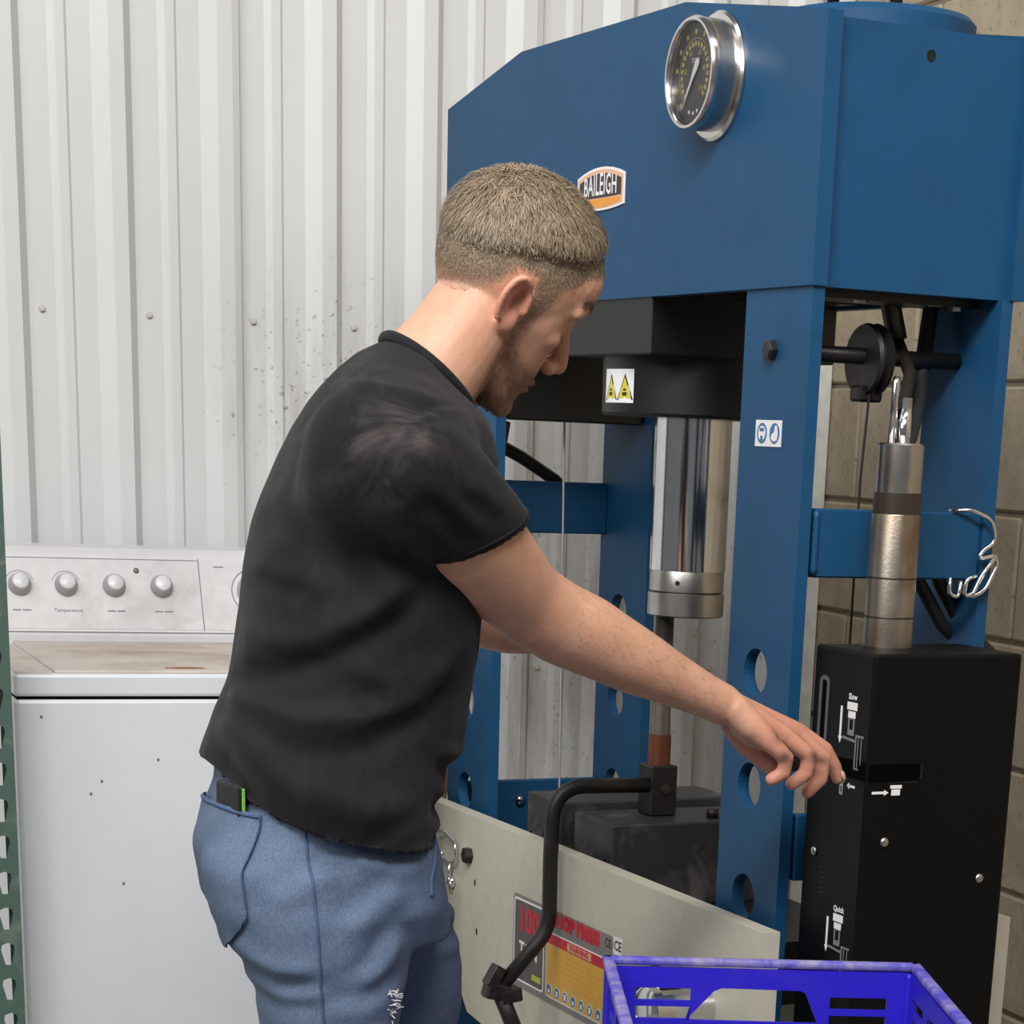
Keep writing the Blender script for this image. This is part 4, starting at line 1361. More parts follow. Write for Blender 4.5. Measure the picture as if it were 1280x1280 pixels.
# ---- far (left) arm, reaching in behind the near one
LS, LE, LW = Vector((0.722, 2.580, 1.225)), Vector((0.862, 2.650, 1.072)), Vector((1.048, 2.775, 1.030))
limb(body, [LS.lerp(LE, 0.1), LS.lerp(LE, 0.5), LE], [0.040, 0.047, 0.042], 20)
limb(body, [LE, LE.lerp(LW, 0.3), LE.lerp(LW, 0.7), LW], [0.041, 0.0405, 0.029, 0.0225], 20)
lm = {}
for i in range(4):
    dy = 0.024 - 0.016 * i
    k0 = LW + Vector((0.006, dy * 0.4, 0))
    mc = LW + Vector((0.062, 0.036 + dy, 0.004 - 0.003 * i))
    limb(body, [k0, k0.lerp(mc, 0.5), mc], [0.017, 0.0145, 0.0115], 12)
    limb(body, [mc, mc + Vector((0.028, 0.014, -0.012)), mc + Vector((0.036, 0.016, -0.036)), mc + Vector((0.024, 0.010, -0.052))], [0.0112, 0.0098, 0.009, 0.008], 12)
limb(body, [LW + Vector((0.012, -0.018, -0.004)), LW + Vector((0.04, -0.014, -0.020)), LW + Vector((0.066, -0.002, -0.030))], [0.0145, 0.012, 0.0095], 12)

bme = fused(body, 0.0026, 4, 0.5)
co = coords(bme)
relax_at(bme, [(np.array(EL), 0.10), (np.array(LE), 0.09), (np.array(EL.lerp(WR, 0.35)), 0.07)], 90)
co = coords(bme)
hl = hlocal(co)
no_l = normals(bme) @ HM
# sculpt: eye sockets, nostrils, ear bowl, lips line (all in head space)
def push(c, r, d, amt):
    w = np.exp(-np.sum(((hl - np.array(c)) / np.array(r)) ** 2, 1))
    return w[:, None] * np.array(d) * amt


delta = np.zeros_like(hl)
for sg in (-1, 1):
    delta += push((0.086, sg * 0.020, 0.014), (0.012, 0.009, 0.010), (-1, 0, 0), 0.005)
    delta += push((0.092, sg * 0.031, 0.020), (0.014, 0.016, 0.005), (-1, 0, 0), 0.0025)
    delta += push((0.110, sg * 0.006, -0.046), (0.006, 0.004, 0.004), (-0.2, 0, 1), 0.004)
    delta += push((-0.006, sg * 0.0785, 0.004), (0.009, 0.010, 0.012), (0, -sg, 0), 0.009)
    delta += push((0.004, sg * 0.0785, 0.024), (0.008, 0.010, 0.007), (0, -sg, 0), 0.005)
delta += push((0.100, 0, -0.0690), (0.012, 0.022, 0.0025), (-1, 0, 0), 0.004)
co2 = co + (delta * HS) @ HM.T
put(bme, co2)
co, hl = co2, hlocal(co2)
x, y, z = hl[:, 0], hl[:, 1], hl[:, 2]
ishead = (np.abs(x) < 0.14) & (np.abs(y) < 0.11) & (z > -0.14) & (z < 0.16)


def sm(v, a, b):
    t = np.clip((v - a) / (b - a), 0, 1)
    return t * t * (3 - 2 * t)


# beard mask: jaw, chin, moustache
cheek = np.interp(x, [0.0, 0.02, 0.045, 0.07, 0.10], [0.0, -0.022, -0.045, -0.050, -0.047])
beard = sm(cheek - z, -0.010, 0.010) * sm(x, 0.000, 0.016) * sm(z, -0.145, -0.118)
beard *= 1 - np.exp(-((z + 0.0690) / 0.0055) ** 2) * sm(x, 0.086, 0.092) * 0.8
beard *= ishead
skull = ((x - 0.014) / 0.099) ** 2 + (y / 0.076) ** 2 + ((z - 0.034) / 0.088) ** 2
zb = np.interp(x, [-0.10, -0.06, -0.045, -0.030, -0.018, 0.006, 0.014, 0.030, 0.038, 0.052, 0.066, 0.10],
               [-0.030, -0.026, -0.014, 0.004, 0.040, 0.040, -0.018, -0.016, 0.024, 0.050, 0.066, 0.078])
zl = np.interp(x, [-0.10, -0.07, -0.04, 0.0, 0.04, 0.06, 0.075, 0.10], [0.006, 0.016, 0.034, 0.054, 0.066, 0.074, 0.082, 0.088])
onskull = ishead * (skull < 1.14)
fadem = sm(z - zb, -0.004, 0.024) * onskull * (np.abs(y) < 0.0775 + 0.02 * (z > 0.05))
wob = np.array([noise.noise(Vector((p[0] * 60, p[1] * 60, p[2] * 60))) if s_ else 0.0 for p, s_ in zip(hl, onskull)])
hairm = sm(z - zl + 0.006 * wob, -0.016, 0.030) * onskull
ear = np.exp(-(((x + 0.010) / 0.022) ** 2 + ((np.abs(y) - 0.081) / 0.010) ** 2 + ((z - 0.008) / 0.034) ** 2))
hairm *= (1 - sm(ear, 0.25, 0.5))
fadem *= (1 - sm(ear, 0.15, 0.45))
nose = np.exp(-(((x - 0.115) / 0.016) ** 2 + (y / 0.02) ** 2 + ((z + 0.034) / 0.02) ** 2))
lips = np.exp(-(((x - 0.098) / 0.012) ** 2 + (y / 0.02) ** 2 + ((z + 0.069) / 0.009) ** 2))
red = np.clip(ear * 0.9 + nose * 0.6 + lips * 0.9, 0, 1)
hand = sm(co[:, 0], 1.07, 1.12)
red = np.clip(red + 0.45 * hand, 0, 1)
# grease on the knuckles
gr = np.zeros(len(co))
for c, r in (((1.125, 2.340, 0.965), 0.010), ((1.175, 2.352, 0.940), 0.007), ((1.130, 2.335, 0.940), 0.008), ((1.095, 2.350, 0.965), 0.008), ((1.20, 2.38, 0.93), 0.006)):
    gr = np.maximum(gr, np.exp(-np.sum((co - np.array(c)) ** 2, 1) / r ** 2))
vcol(bme, 'skin_map', np.stack([np.clip(0.70 * beard + 1.0 * fadem, 0, 1), red, gr], 1))
k = NT('skin')
at = k.n('ShaderNodeVertexColor', layer_name='skin_map')
sp = k.n('ShaderNodeSeparateColor')
k.l(at.outputs['Color'], sp.inputs[0])
base = k.ramp(k.noise(28, 5, 0.65), [(0.3, srgb(192, 142, 116)), (0.7, srgb(208, 161, 135))])
base = k.mix(k.math('MULTIPLY', sp.outputs[1], 0.55), base, srgb(200, 104, 92))
speck = k.ramp(k.noise(700, 2, 0.6), [(0.38, srgb(80, 64, 52)), (0.68, srgb(128, 104, 84))])
base = k.mix(k.math('MULTIPLY', sp.outputs[0], 0.74), base, speck)
base = k.mix(k.math('MULTIPLY', sp.outputs[2], 0.85), base, srgb(58, 40, 34))
k.set(base, 0.5)
k.b.inputs['Subsurface Weight'].default_value = 0.12
k.b.inputs['Subsurface Radius'].default_value = (0.010, 0.004, 0.002)
k.b.inputs['Subsurface Scale'].default_value = 0.6
k.bump(k.noise(220, 5, 0.75), 0.34, 0.0016)
M['skin'] = k.m
no = normals(bme)
# hair cap under the strands
thick = (0.0015 + 0.0060 * sm(z, 0.015, 0.075) * sm(hairm, 0.1, 0.7))
keep = hairm > 0.06
nf = len(bme.polygons)
loops = np.empty(len(bme.loops), int)
bme.loops.foreach_get('vertex_index', loops)
ls = np.empty(nf, int)
bme.polygons.foreach_get('loop_start', ls)
lt = np.empty(nf, int)
bme.polygons.foreach_get('loop_total', lt)
capf = [tuple(loops[a:a + b]) for a, b in zip(ls, lt) if keep[loops[a:a + b]].all()]
used = np.unique(np.concatenate([np.array(f) for f in capf]))
remap = -np.ones(len(co), int)
remap[used] = np.arange(len(used))
off = (thick * sm(hairm, 0.06, 1.0))[used]
clump = np.array([noise.noise(Vector((p[0] * 90, p[1] * 90, p[2] * 40))) for p in hl[used]])
capv = co[used] + no[used] * (off * (1 + 0.35 * clump) + 0.0004)[:, None]
cm = bpy.data.meshes.new('hair')
cm.from_pydata([tuple(p) for p in capv], [], [tuple(remap[list(f)]) for f in capf])
cm.update()


def hair_mat(name, dark, lite):
    k = NT(name)
    at = k.n('ShaderNodeVertexColor', layer_name='tone')
    k.set(k.ramp(at.outputs['Color'], [(0.0, dark), (1.0, lite)]), 0.6)
    return k.m


M['hair'] = hair_mat('short_brown_hair', srgb(82, 68, 55), srgb(172, 152, 126))
M['beard'] = hair_mat('beard_hair', srgb(70, 52, 40), srgb(140, 110, 84))
vcol(cm, 'tone', np.repeat((0.25 + 0.2 * clump)[:, None], 3, 1))
hair = local_obj('hair', cm, 'hair', None, 'short brown hair faded at the sides')


def strands(idx, pos, nor, n, length, width, lift, flow, rng):
    vs, fs, tone = [], [], []
    pick = rng.choice(len(idx), n)
    for q in pick:
        p = Vector(pos[q])
        nn = Vector(nor[q])
        g = Vector(flow(q)) + Vector(rng.normal(size=3)) * 0.28
        d = (g - nn * g.dot(nn))
        if d.length < 1e-4:
            continue
        d.normalize()
        sd = nn.cross(d).normalized() * width * 0.5
        L = length(q) * rng.uniform(0.7, 1.3)
        li = lift(q) * rng.uniform(0.5, 1.5)
        a0 = p - nn * 0.001
        a1 = p + d * L * 0.5 + nn * li
        a2 = p + d * L + nn * (li * 0.7)
        o = len(vs)
        vs += [a0 - sd, a0 + sd, a1 - sd * 0.8, a1 + sd * 0.8, a2]
        fs += [(o, o + 1, o + 3, o + 2), (o + 2, o + 3, o + 4)]
        t = float(np.clip(rng.normal(0.5, 0.25), 0, 1))
        tone += [t] * 5
    me = bpy.data.meshes.new('strands')
    me.from_pydata([tuple(v) for v in vs], [], fs)
    me.update()
    vcol(me, 'tone', np.repeat(np.array(tone)[:, None], 3, 1))
    return me


rng = np.random.default_rng(3)
clocal = hlocal(capv)
hm_u = hairm[used]
zz_u = clocal[:, 2]
zl_u = zl[used]
gdown = HM @ np.array([0.55, 0, -1.0])
ok = np.where(hm_u > rng.uniform(0.05, 0.75, len(hm_u)))[0]
sme = strands(ok, capv[ok], no[used][ok], 13000, lambda q: 0.0025 + 0.0175 * float(sm(zz_u[ok[q]] - zl_u[ok[q]], 0.0, 0.05)), 0.0011,
              lambda q: 0.0004 + 0.0018 * float(sm(zz_u[ok[q]], 0.03, 0.10)), lambda q: gdown, rng)
hs = local_obj('hair_strands', sme, 'hair', hair)
hs.parent = hair
fi = np.where((fadem > 0.12) & (hairm < 0.5))[0]
fst = strands(fi, co[fi], no[fi], 8000, lambda q: 0.002 + 0.006 * float(sm(z[fi[q]] - zl[fi[q]], -0.03, 0.0)), 0.0006, lambda q: 0.0005, lambda q: gdown, rng)
fo = local_obj('faded_sides', fst, 'hair', hair)
bi = np.where(beard > 0.45)[0]
gb = HM @ np.array([0.25, 0, -1.0])
bst = strands(bi, co[bi], no[bi], 3600, lambda q: 0.0045, 0.0006, lambda q: 0.0009, lambda q: gb, rng)
local_obj('beard', bst, 'beard', None, 'short brown beard along the jaw')
ai = np.where((co[:, 0] > 0.86) & (co[:, 0] < 1.05) & (co[:, 1] < 2.46) & (co[:, 2] > 0.9))[0]
garm = np.array([0.8, -0.2, -0.6])
local_obj('arm_hair', strands(ai, co[ai], no[ai], 900, lambda q: 0.009, 0.00028, lambda q: 0.0012, lambda q: garm, rng), 'beard')
gbrow = HM @ np.array([-0.3, 0, 0.2])
for sg in (-1, 1):
    ei = np.where((np.abs(z - 0.0385) < 0.005) & (x > 0.070) & (sg * y > 0.014) & (sg * y < 0.054) & ishead)[0]
    if len(ei):
        est = strands(ei, co[ei], no[ei], 260, lambda q: 0.006, 0.0007, lambda q: 0.0008, lambda q: gbrow, rng)
        local_obj('eyebrow', est, 'beard')
bodyo = local_obj('body', bme, 'skin')
# nails
M['nail'] = plain('fingernail', srgb(226, 178, 162), 0.3, var=0.04)
for c, d in (((1.2405, 2.4045, 0.9090), (0.35, -0.60, -0.70)),):
    d = Vector(d)
    m = MB()
    q = Vector((0.45, 0, -0.9)).normalized()
    sdv = Vector((0.6, -0.75, 0.30)).normalized()
    up3 = q.cross(sdv).normalized()
    ellipsoid(m, Vector(c), (0.0062, 0.0046, 0.0012), Matrix((q, up3, sdv)).transposed().to_4x4(), 14, 8)
    nm = m.mesh('fingernail')
    local_obj('fingernail', nm, 'nail', bodyo)

# ---- T-shirt
sh = MB()
st = torso(1.0)
st = st[:-1] + [((0.727, 2.40, 1.321), tuple(Vector(((0.768 - 0.684) / 2, 0, (1.287 - 1.360) / 2)) * 1.02), (0, 0.070, 0))]
# hem, open underneath: inner wall goes back up
b0, f0 = st[0][0], st[0][1]
inner0 = (b0, tuple(Vector(f0) * 0.955), (0, HWID[0] * 0.955, 0))
inner1 = ((0.628, 2.40, 0.945), tuple(Vector(f0) * 0.93), (0, HWID[0] * 0.94, 0))
loft(sh, st, 48, 2.35)
# shoulders
ellipsoid(sh, SH + Vector((-0.004, 0.024, 0.002)), (0.068, 0.062, 0.064))
ellipsoid(sh, SH + Vector((0.012, 0.070, 0.020)), (0.080, 0.085, 0.058))
ellipsoid(sh, (0.640, 2.275, 1.235), (0.080, 0.085, 0.085))
ellipsoid(sh, LS + Vector((-0.04, -0.03, 0.006)), (0.072, 0.075, 0.064))
sup = Vector((0.90, 0.05, 0.42)).normalized()
sside = Vector((0.10, -0.95, -0.10)).normalized()
dA = (EL - SH).normalized()


def SL(t, ra, rb):
    # hem lies oblique to the arm; higher up the sleeve turns square to it
    w = max(0.0, min(1.0, (t - 0.05) / 0.4))
    u0 = (Vector((0.62, 0.10, 0.76)))
    u = (u0.lerp(sup, w)).normalized()
    return (SH.lerp(EL, t), tuple(u * ra), tuple(sside * rb))


loft(sh, [SL(0.38, 0.052, 0.048), SL(0.51, 0.0575, 0.053), SL(0.515, 0.0645, 0.060), SL(0.38, 0.0645, 0.0605), SL(0.22, 0.0645, 0.0610), SL(0.05, 0.061, 0.060), SL(-0.08, 0.045, 0.045)], 36, 2.1)
dB = (LE - LS).normalized()
sup2 = (Vector((0.5, -0.1, 0.85)) - dB * Vector((0.5, -0.1, 0.85)).dot(dB)).normalized()
sside2 = dB.cross(sup2).normalized()
SL2 = lambda t, r: (LS.lerp(LE, t), tuple(sup2 * r), tuple(sside2 * r))
loft(sh, [SL2(0.50, 0.047), SL2(0.62, 0.052), SL2(0.63, 0.0585), SL2(0.4, 0.060), SL2(0.1, 0.060), SL2(-0.1, 0.045)], 30, 2.1)
sme = fused(sh, 0.0042, 8, 0.5)
# drape: relax the cloth away from hem, cuffs and collar
co = coords(sme)
ne = len(sme.edges)
ed = np.empty(ne * 2, int)
sme.edges.foreach_get('vertices', ed)
ed = ed.reshape(-1, 2)
deg = np.bincount(ed.ravel(), minlength=len(co)).astype(float)[:, None]
relax = co.copy()
for it in range(110):
    acc = np.zeros_like(relax)
    for a_ in range(3):
        acc[:, a_] = np.bincount(ed[:, 0], relax[ed[:, 1], a_], len(co)) + np.bincount(ed[:, 1], relax[ed[:, 0], a_], len(co))
    relax = relax * 0.4 + acc / deg * 0.6
d_el = np.linalg.norm(co - np.array(SH.lerp(EL, 0.51)), axis=1)
d_el2 = np.linalg.norm(co - np.array(LS.lerp(LE, 0.6)), axis=1)
d_col = np.linalg.norm(co - np.array((0.727, 2.40, 1.321)), axis=1)
wgt = np.clip((co[:, 2] - 0.97) / 0.06, 0, 1) * np.clip((d_el - 0.075) / 0.05, 0, 1) * np.clip((d_el2 - 0.075) / 0.05, 0, 1) * np.clip((d_col - 0.075) / 0.03, 0, 1)
put(sme, co + (relax - co) * wgt[:, None] * 0.9)
near = lambda c: np.clip((2.42 - c[:, 1]) / 0.06, 0, 1)
folds(sme, [
    ([(0.497, 1.033), (0.529, 1.05), (0.577, 1.07), (0.633, 1.103), (0.673, 1.138)], 0.014, 0.0105),
    ([(0.481, 1.0), (0.504, 0.981), (0.536, 0.956), (0.576, 0.941), (0.617, 0.927), (0.684, 0.926)], 0.015, 0.0125),
    ([(0.498, 1.024), (0.52, 1.004), (0.56, 0.991), (0.617, 0.994), (0.675, 1.016), (0.708, 1.049)], 0.013, 0.0105),
    ([(0.508, 1.154), (0.537, 1.136), (0.585, 1.121)], 0.010, 0.004),
    ([(0.498, 1.086), (0.529, 1.071), (0.561, 1.068)], 0.010, 0.0045),
    ([(0.522, 1.22), (0.577, 1.192), (0.625, 1.149), (0.657, 1.103)], 0.016, 0.005),
    ([(0.606, 1.318), (0.646, 1.305), (0.687, 1.299)], 0.008, 0.003),
    ([(0.60, 1.335), (0.65, 1.325), (0.70, 1.315)], 0.007, 0.002),
    ([(0.696, 1.227), (0.728, 1.213), (0.753, 1.198)], 0.009, 0.003),
    ([(0.658, 1.226), (0.698, 1.198), (0.723, 1.176)], 0.010, 0.003),
    ([(0.725, 1.292), (0.677, 1.288), (0.645, 1.272), (0.621, 1.242), (0.606, 1.208)], 0.0035, 0.0016),
    ([(0.53, 0.945), (0.58, 0.915), (0.64, 0.900), (0.70, 0.905)], 0.012, 0.005),
    ([(0.56, 0.905), (0.62, 0.878), (0.69, 0.878)], 0.010, 0.004),
    ([(0.60, 1.05), (0.65, 1.03), (0.70, 1.045), (0.74, 1.08)], 0.014, 0.005),
    ([(0.70, 0.965), (0.73, 0.955), (0.76, 0.96)], 0.009, 0.005),
    ([(0.70, 0.925), (0.73, 0.915), (0.755, 0.918)], 0.008, 0.005),
    ([(0.70, 0.89), (0.73, 0.882), (0.755, 0.888)], 0.008, 0.004),
], near)
co = coords(sme)
no = normals(sme)
wr = np.array([noise.fractal(Vector((p[0] * 9, p[1] * 9, p[2] * 14)), 1.0, 2.0, 3) for p in co])
# the tail of the hem kicks out at the back
tail = np.exp(-((co[:, 0] - 0.495) / 0.035) ** 2 - ((co[:, 2] - 0.945) / 0.030) ** 2)
co = co + no * (wr * 0.0022)[:, None] + tail[:, None] * np.array([-0.004, -0.002, -0.004])
drop = np.exp(-((co[:, 0] - 0.60) / 0.10) ** 2) * near(co) * sm(1.00 - co[:, 2], 0.0, 0.10)
drop2 = np.exp(-((co[:, 0] - 0.535) / 0.045) ** 2) * np.clip((2.36 - co[:, 1]) / 0.06, 0, 1) * sm(1.00 - co[:, 2], 0.0, 0.08)
co[:, 2] -= 0.030 * drop + 0.020 * drop2
put(sme, co)
dust = np.zeros(len(co))
for (px_, pz_), r, am in (((0.606, 1.263), 0.030, 0.5), ((0.638, 1.277), 0.022, 0.7), ((0.662, 1.280), 0.018, 0.6), ((0.653, 1.268), 0.016, 0.7), ((0.63, 1.22), 0.05, 0.3), ((0.60, 1.31), 0.05, 0.35)):
    dust = np.maximum(dust, am * np.exp(-((co[:, 0] - px_) ** 2 + (co[:, 2] - pz_) ** 2) / r ** 2) * near(co))
vcol(sme, 'dust', np.repeat(dust[:, None], 3, 1))
k = NT('black_cotton')
at = k.n('ShaderNodeVertexColor', layer_name='dust')
lint = k.ramp(k.noise(9, 6, 0.7, None, 0.6), [(0.45, BLACK), (0.75, WHITE)])
f = k.math('MULTIPLY', k.math('ADD', k.math('MULTIPLY', at.outputs['Color'], lint), k.math('MULTIPLY', lint, 0.07)), 1.0)
k.set(k.mix(f, srgb(15, 16, 20), srgb(118, 106, 102)), 0.85, None, 0.25)
k.b.inputs['Sheen Weight'].default_value = 0.05
k.bump(k.noise(900, 2, 0.6), 0.25, 0.0012)
M['shirt'] = k.m
shirt = local_obj('t_shirt', sme, 'shirt', None, 'black cotton T-shirt with dusty shoulder')
# collar rib and stitched sleeve hem
cpts = []
cc, ca, cb = st[-1]
cc, ca, cb = Vector(cc), Vector(ca), Vector(cb)
for i in range(33):
    t = 2 * PI * i / 32
    cpts.append(cc + ca * 1.0 * math.cos(t) + cb * 1.0 * math.sin(t) + Vector((0.002, 0, 0.002)))
cm2 = MB().tube(cpts, 0.0062, 10, False).mesh('collar')
local_obj('collar', cm2, 'shirt', shirt)
hpts = []
hc, ha, hb2 = SL(0.472, 0.0650, 0.0605)
for i in range(41):
    t = 2 * PI * i / 40
    hpts.append(Vector(hc) + Vector(ha) * math.cos(t) + Vector(hb2) * math.sin(t))
local_obj('sleeve_stitch', MB().tube(hpts, 0.0011, 6, False).mesh('stitch'), 'shirt', shirt)

# ---- jeans
je = MB()
loft(je, [((0.616, 2.40, 0.955), (0.104, 0, -0.02), (0, 0.152, 0)), ((0.614, 2.40, 0.90), (0.106, 0, -0.012), (0, 0.150, 0)), ((0.610, 2.40, 0.85), (0.124, 0, 0), (0, 0.160, 0)),
          ((0.618, 2.40, 0.795), (0.126, 0, 0), (0, 0.168, 0)), ((0.64, 2.40, 0.755), (0.11, 0, 0), (0, 0.14, 0))], 40, 2.4)


def leg(st):
    loft(je, [(((b + f) / 2, yy, zz), ((f - b) / 2, 0, 0), (0, w, 0)) for zz, b, f, yy, w in st], 32, 2.2)


leg([(0.88, 0.510, 0.680, 2.330, 0.070), (0.84, 0.480, 0.700, 2.324, 0.088), (0.795, 0.486, 0.702, 2.319, 0.094), (0.755, 0.502, 0.690, 2.316, 0.092), (0.71, 0.522, 0.680, 2.315, 0.086), (0.66, 0.531, 0.673, 2.314, 0.081),
     (0.56, 0.540, 0.668, 2.312, 0.072), (0.48, 0.548, 0.666, 2.310, 0.066), (0.36, 0.538, 0.652, 2.308, 0.062), (0.22, 0.540, 0.640, 2.306, 0.057), (0.07, 0.535, 0.650, 2.305, 0.058), (0.055, 0.535, 0.650, 2.305, 0.057)])
leg([(0.87, 0.560, 0.728, 2.475, 0.085), (0.80, 0.575, 0.756, 2.485, 0.092), (0.745, 0.600, 0.790, 2.490, 0.090), (0.690, 0.620, 0.802, 2.495, 0.086), (0.640, 0.635, 0.803, 2.497, 0.081), (0.58, 0.645, 0.792, 2.50, 0.075),
     (0.48, 0.645, 0.772, 2.50, 0.067), (0.36, 0.630, 0.750, 2.50, 0.062), (0.22, 0.628, 0.732, 2.50, 0.057), (0.07, 0.622, 0.738, 2.50, 0.058), (0.055, 0.622, 0.738, 2.50, 0.057)])
jme = fused(je, 0.0045, 6, 0.5)
nearj = lambda c: np.clip((2.40 - c[:, 1]) / 0.05, 0, 1)
folds(jme, [
    ([(0.59, 0.844), (0.557, 0.829), (0.528, 0.814)], 0.012, 0.004),
    ([(0.491, 0.771), (0.511, 0.753), (0.532, 0.744), (0.573, 0.746)], 0.011, 0.005),
    ([(0.663, 0.822), (0.629, 0.806), (0.595, 0.783)], 0.013, 0.005),
    ([(0.659, 0.78), (0.638, 0.747), (0.612, 0.727)], 0.012, 0.005),
    ([(0.69, 0.84), (0.65, 0.845), (0.60, 0.862)], 0.011, 0.004),
    ([(0.67, 0.72), (0.62, 0.70), (0.57, 0.70)], 0.012, 0.003),
    ([(0.50, 0.73), (0.54, 0.715), (0.58, 0.72)], 0.009, 0.003),
], nearj)
folds(jme, [([(0.800, 0.755), (0.756, 0.758), (0.722, 0.768)], 0.011, 0.006), ([(0.80, 0.72), (0.75, 0.715), (0.70, 0.73)], 0.010, 0.004), ([(0.70, 0.81), (0.735, 0.80), (0.775, 0.805)], 0.010, 0.004)],
      lambda c: np.clip((c[:, 1] - 2.38) / 0.04, 0, 1))
co = coords(jme)
no = normals(jme)
wr = np.array([noise.fractal(Vector((p[0] * 12, p[1] * 12, p[2] * 16)), 1.0, 2.0, 3) for p in co])
put(jme, co + no * (wr * 0.0016)[:, None])
k = NT('worn_denim')
fade = k.ramp(k.noise(5, 5, 0.65), [(0.3, srgb(54, 71, 98)), (0.7, srgb(96, 113, 138))])
k.set(k.mix(0.22, fade, k.ramp(k.noise(650, 2, 0.7, k.stretch(1, 1, 0.35)), [(0.3, srgb(60, 76, 104)), (0.7, srgb(150, 166, 186))])), 0.85, None, 0.3)
k.bump(k.noise(500, 3, 0.7), 0.3, 0.0015)
M['denim'] = k.m
M['denim_dark'] = plain('denim_seam', srgb(62, 82, 116), 0.85, var=0.25, scale=300, bump=0.2)
M['thread'] = plain('frayed_thread', srgb(206, 206, 204), 0.9)
bvh = BVHTree.FromPolygons([v.co.copy() for v in jme.vertices], [tuple(p.vertices) for p in jme.polygons])
jeans = local_obj('jeans', jme, 'denim', None, 'worn blue jeans')


def cast(p, d):
    loc, nr, _, _ = bvh.ray_cast(Vector(p), Vector(d).normalized())
    return loc, nr


def bulge(a, b):
    return 0.0095 * (max(0.0, math.sin(PI * a)) ** 0.6) * (0.25 + 0.75 * b)


def patch(outline_fn, nu, nv, d, off):
    m = MB()
    vs, ok = [], True
    for i in range(nu + 1):
        for j in range(nv + 1):
            loc, nr = cast(outline_fn(i / nu, j / nv), d)
            if loc is None:
                loc, nr, _, _ = bvh.find_nearest(Vector(outline_fn(i / nu, j / nv)) + Vector(d) * 0.3)
            vs.append(loc + nr * (off + bulge(i / nu, j / nv)))
    n1 = len(vs)
    fs = []
    for i in range(nu):
        for j in range(nv):
            a = i * (nv + 1) + j
            fs.append((a, a + 1, a + nv + 2, a + nv + 1))
    m.add(vs, fs)
    return m


def on_cloth(pts, d, off):
    out = []
    if len(pts) > 1:
        pts = [Vector(p).lerp(Vector(q), t / 10) for p, q in zip(pts[:-1], pts[1:]) for t in range(10)] + [Vector(pts[-1])]
    for p in pts:
        loc, nr = cast(p, d)
        if loc is not None:
            out.append(loc + nr * off)
    return out


# back pocket (right), wrapping the seat; cast from behind and to the right
PD = Vector((0.93, 0.37, 0.0)).normalized()
PR = Vector((0.37, -0.93, 0.0)).normalized()          # along the pocket, towards the side of the hip
PC = Vector((0.211, 2.224, 0.840)) - PR * 0.019


def pocket_pt(a, b):
    w = 0.074 if b > 0.18 else 0.074 - 0.03 * (0.18 - b) / 0.18 * abs(2 * a - 1)
    zz = 0.055 - 0.122 * (1 - b)
    if b < 0.2:
        zz -= (0.2 - b) * 0.10 * (1 - abs(2 * a - 1))
    return PC + PR * ((a * 2 - 1) * w + (1 - b) * 0.024) + Vector((0, 0, zz))


pm = patch(pocket_pt, 14, 18, PD, 0.0035).mesh('back_pocket')
pocket = local_obj('back_pocket', pm, 'denim', jeans)
edge = [pocket_pt(0, 1 - t / 10) for t in range(11)] + [pocket_pt(t / 8, 0) for t in range(1, 9)] + [pocket_pt(1, t / 10) for t in range(1, 11)]
local_obj('pocket_stitching', MB().tube(on_cloth(edge, PD, 0.0035), 0.0010, 6).mesh('stitch'), 'denim_dark', jeans)
local_obj('pocket_hem', MB().tube([p_ for t in range(25) for p_ in on_cloth([pocket_pt(t / 24, 0.975)], PD, 0.0036 + bulge(t / 24, 0.975))], 0.0020, 8).mesh('hem'), 'denim_dark', jeans)
# side seam and front pocket edge on the near side
ssm = on_cloth([(0.560, 2.0, 0.93), (0.562, 2.0, 0.89), (0.564, 2.0, 0.85), (0.567, 2.0, 0.80), (0.570, 2.0, 0.75), (0.575, 2.0, 0.70), (0.580, 2.0, 0.64), (0.590, 2.0, 0.50), (0.592, 2.0, 0.30), (0.592, 2.0, 0.10)], (0, 1, 0), 0.0006)
local_obj('side_seam', MB().tube(ssm, 0.0015, 6).mesh('seam'), 'denim_dark', jeans)
fps = on_cloth([(0.716, 2.0, 0.885), (0.714, 2.0, 0.862), (0.706, 2.0, 0.842), (0.698, 2.0, 0.828), (0.697, 2.0, 0.812)], (0, 1, 0), 0.0008)
if len(fps) > 2:
    local_obj('pocket_edge', MB().tube(fps, 0.0022, 6).mesh('seam'), 'denim_dark', jeans)
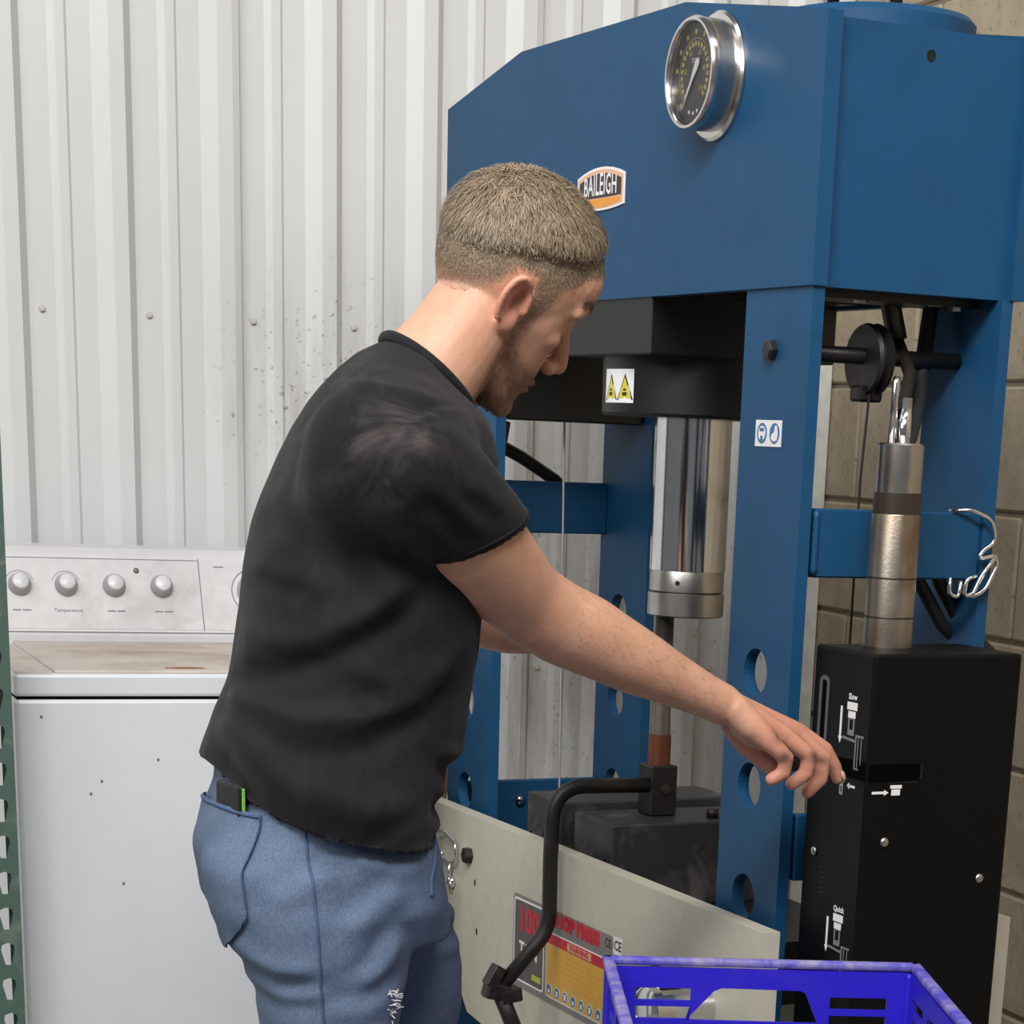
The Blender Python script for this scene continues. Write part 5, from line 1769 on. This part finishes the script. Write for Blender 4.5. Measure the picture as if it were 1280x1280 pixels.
# frayed tear on the thigh
fr = MB()
for i in range(26):
    a = random.uniform(-1, 1)
    c0, _n = cast((0.652 + 0.006 * a, 2.0, 0.702 + 0.018 * random.uniform(-1, 1)), (0, 1, 0))
    if c0 is None:
        continue
    d3 = Vector((random.uniform(-1, 1), -0.3, random.uniform(-0.5, 0.5))).normalized() * random.uniform(0.004, 0.009)
    fr.tube([c0 + _n * 0.0005, c0 + _n * 0.0018 + d3], 0.0007, 5)
if fr.v:
    local_obj('frayed_threads', fr.mesh('fray'), 'thread', jeans)
# boots
M['boot'] = plain('brown_work_boot', srgb(70, 52, 40), 0.6, var=0.2, bump=0.2)
M['sole'] = plain('boot_sole', srgb(30, 28, 27), 0.8)
for xb, yb in ((0.592, 2.305), (0.680, 2.50)):
    m = MB()
    loft(m, [((xb, yb, 0.13), (0.045, 0, 0), (0, 0.045, 0)), ((xb + 0.002, yb, 0.09), (0.050, 0, 0), (0, 0.045, 0)), ((xb + 0.04, yb, 0.055), (0.10, 0, 0.0), (0, 0.046, 0)), ((xb + 0.06, yb, 0.026), (0.135, 0, 0), (0, 0.050, 0))], 28, 2.3)
    bo = local_obj('boot', m.mesh('boot'), 'boot')
    m = MB()
    loft(m, [((xb + 0.06, yb, 0.026), (0.139, 0, 0), (0, 0.053, 0)), ((xb + 0.06, yb, 0.0), (0.138, 0, 0), (0, 0.052, 0))], 28, 2.3)
    local_obj('sole', m.mesh('sole'), 'sole', bo)

# phone in the back pocket: its own thing
M['phone'] = plain('phone_case', srgb(20, 22, 26), 0.4)
M['lime_edge'] = plain('phone_green_edge', srgb(120, 190, 60), 0.5)
loc, nr = cast(pocket_pt(0.66, 0.80), PD)
nr = Vector((nr.x, nr.y, 0)).normalized()
ph = empty('phone', tuple(loc - nr * 0.0025 + Vector((0, 0, -0.078))), 0, 'black phone with green edge sticking out of the jeans back pocket', 'phone')
nn2 = nr.copy()
fw2 = nn2.cross(Vector((0, 0, 1)))
nn2 = (nr + Vector((0, -0.06, 0))).normalized()
fw2 = nn2.cross(Vector((0, 0, 1)))
fw2 = fw2 if fw2.dot(PR) > 0 else -fw2
pmx = Matrix((fw2, nn2, Vector((0, 0, 1)))).transposed().to_4x4()
MB().bbox((-0.026, -0.0045, 0.0), (0.026, 0.0045, 0.130), 0.0035, 2, pmx).build('case', 'phone', ph)
MB().bbox((0.0256, -0.0018, 0.096), (0.0268, 0.0018, 0.127), 0.0008, 1, pmx).build('edge', 'lime_edge', ph)
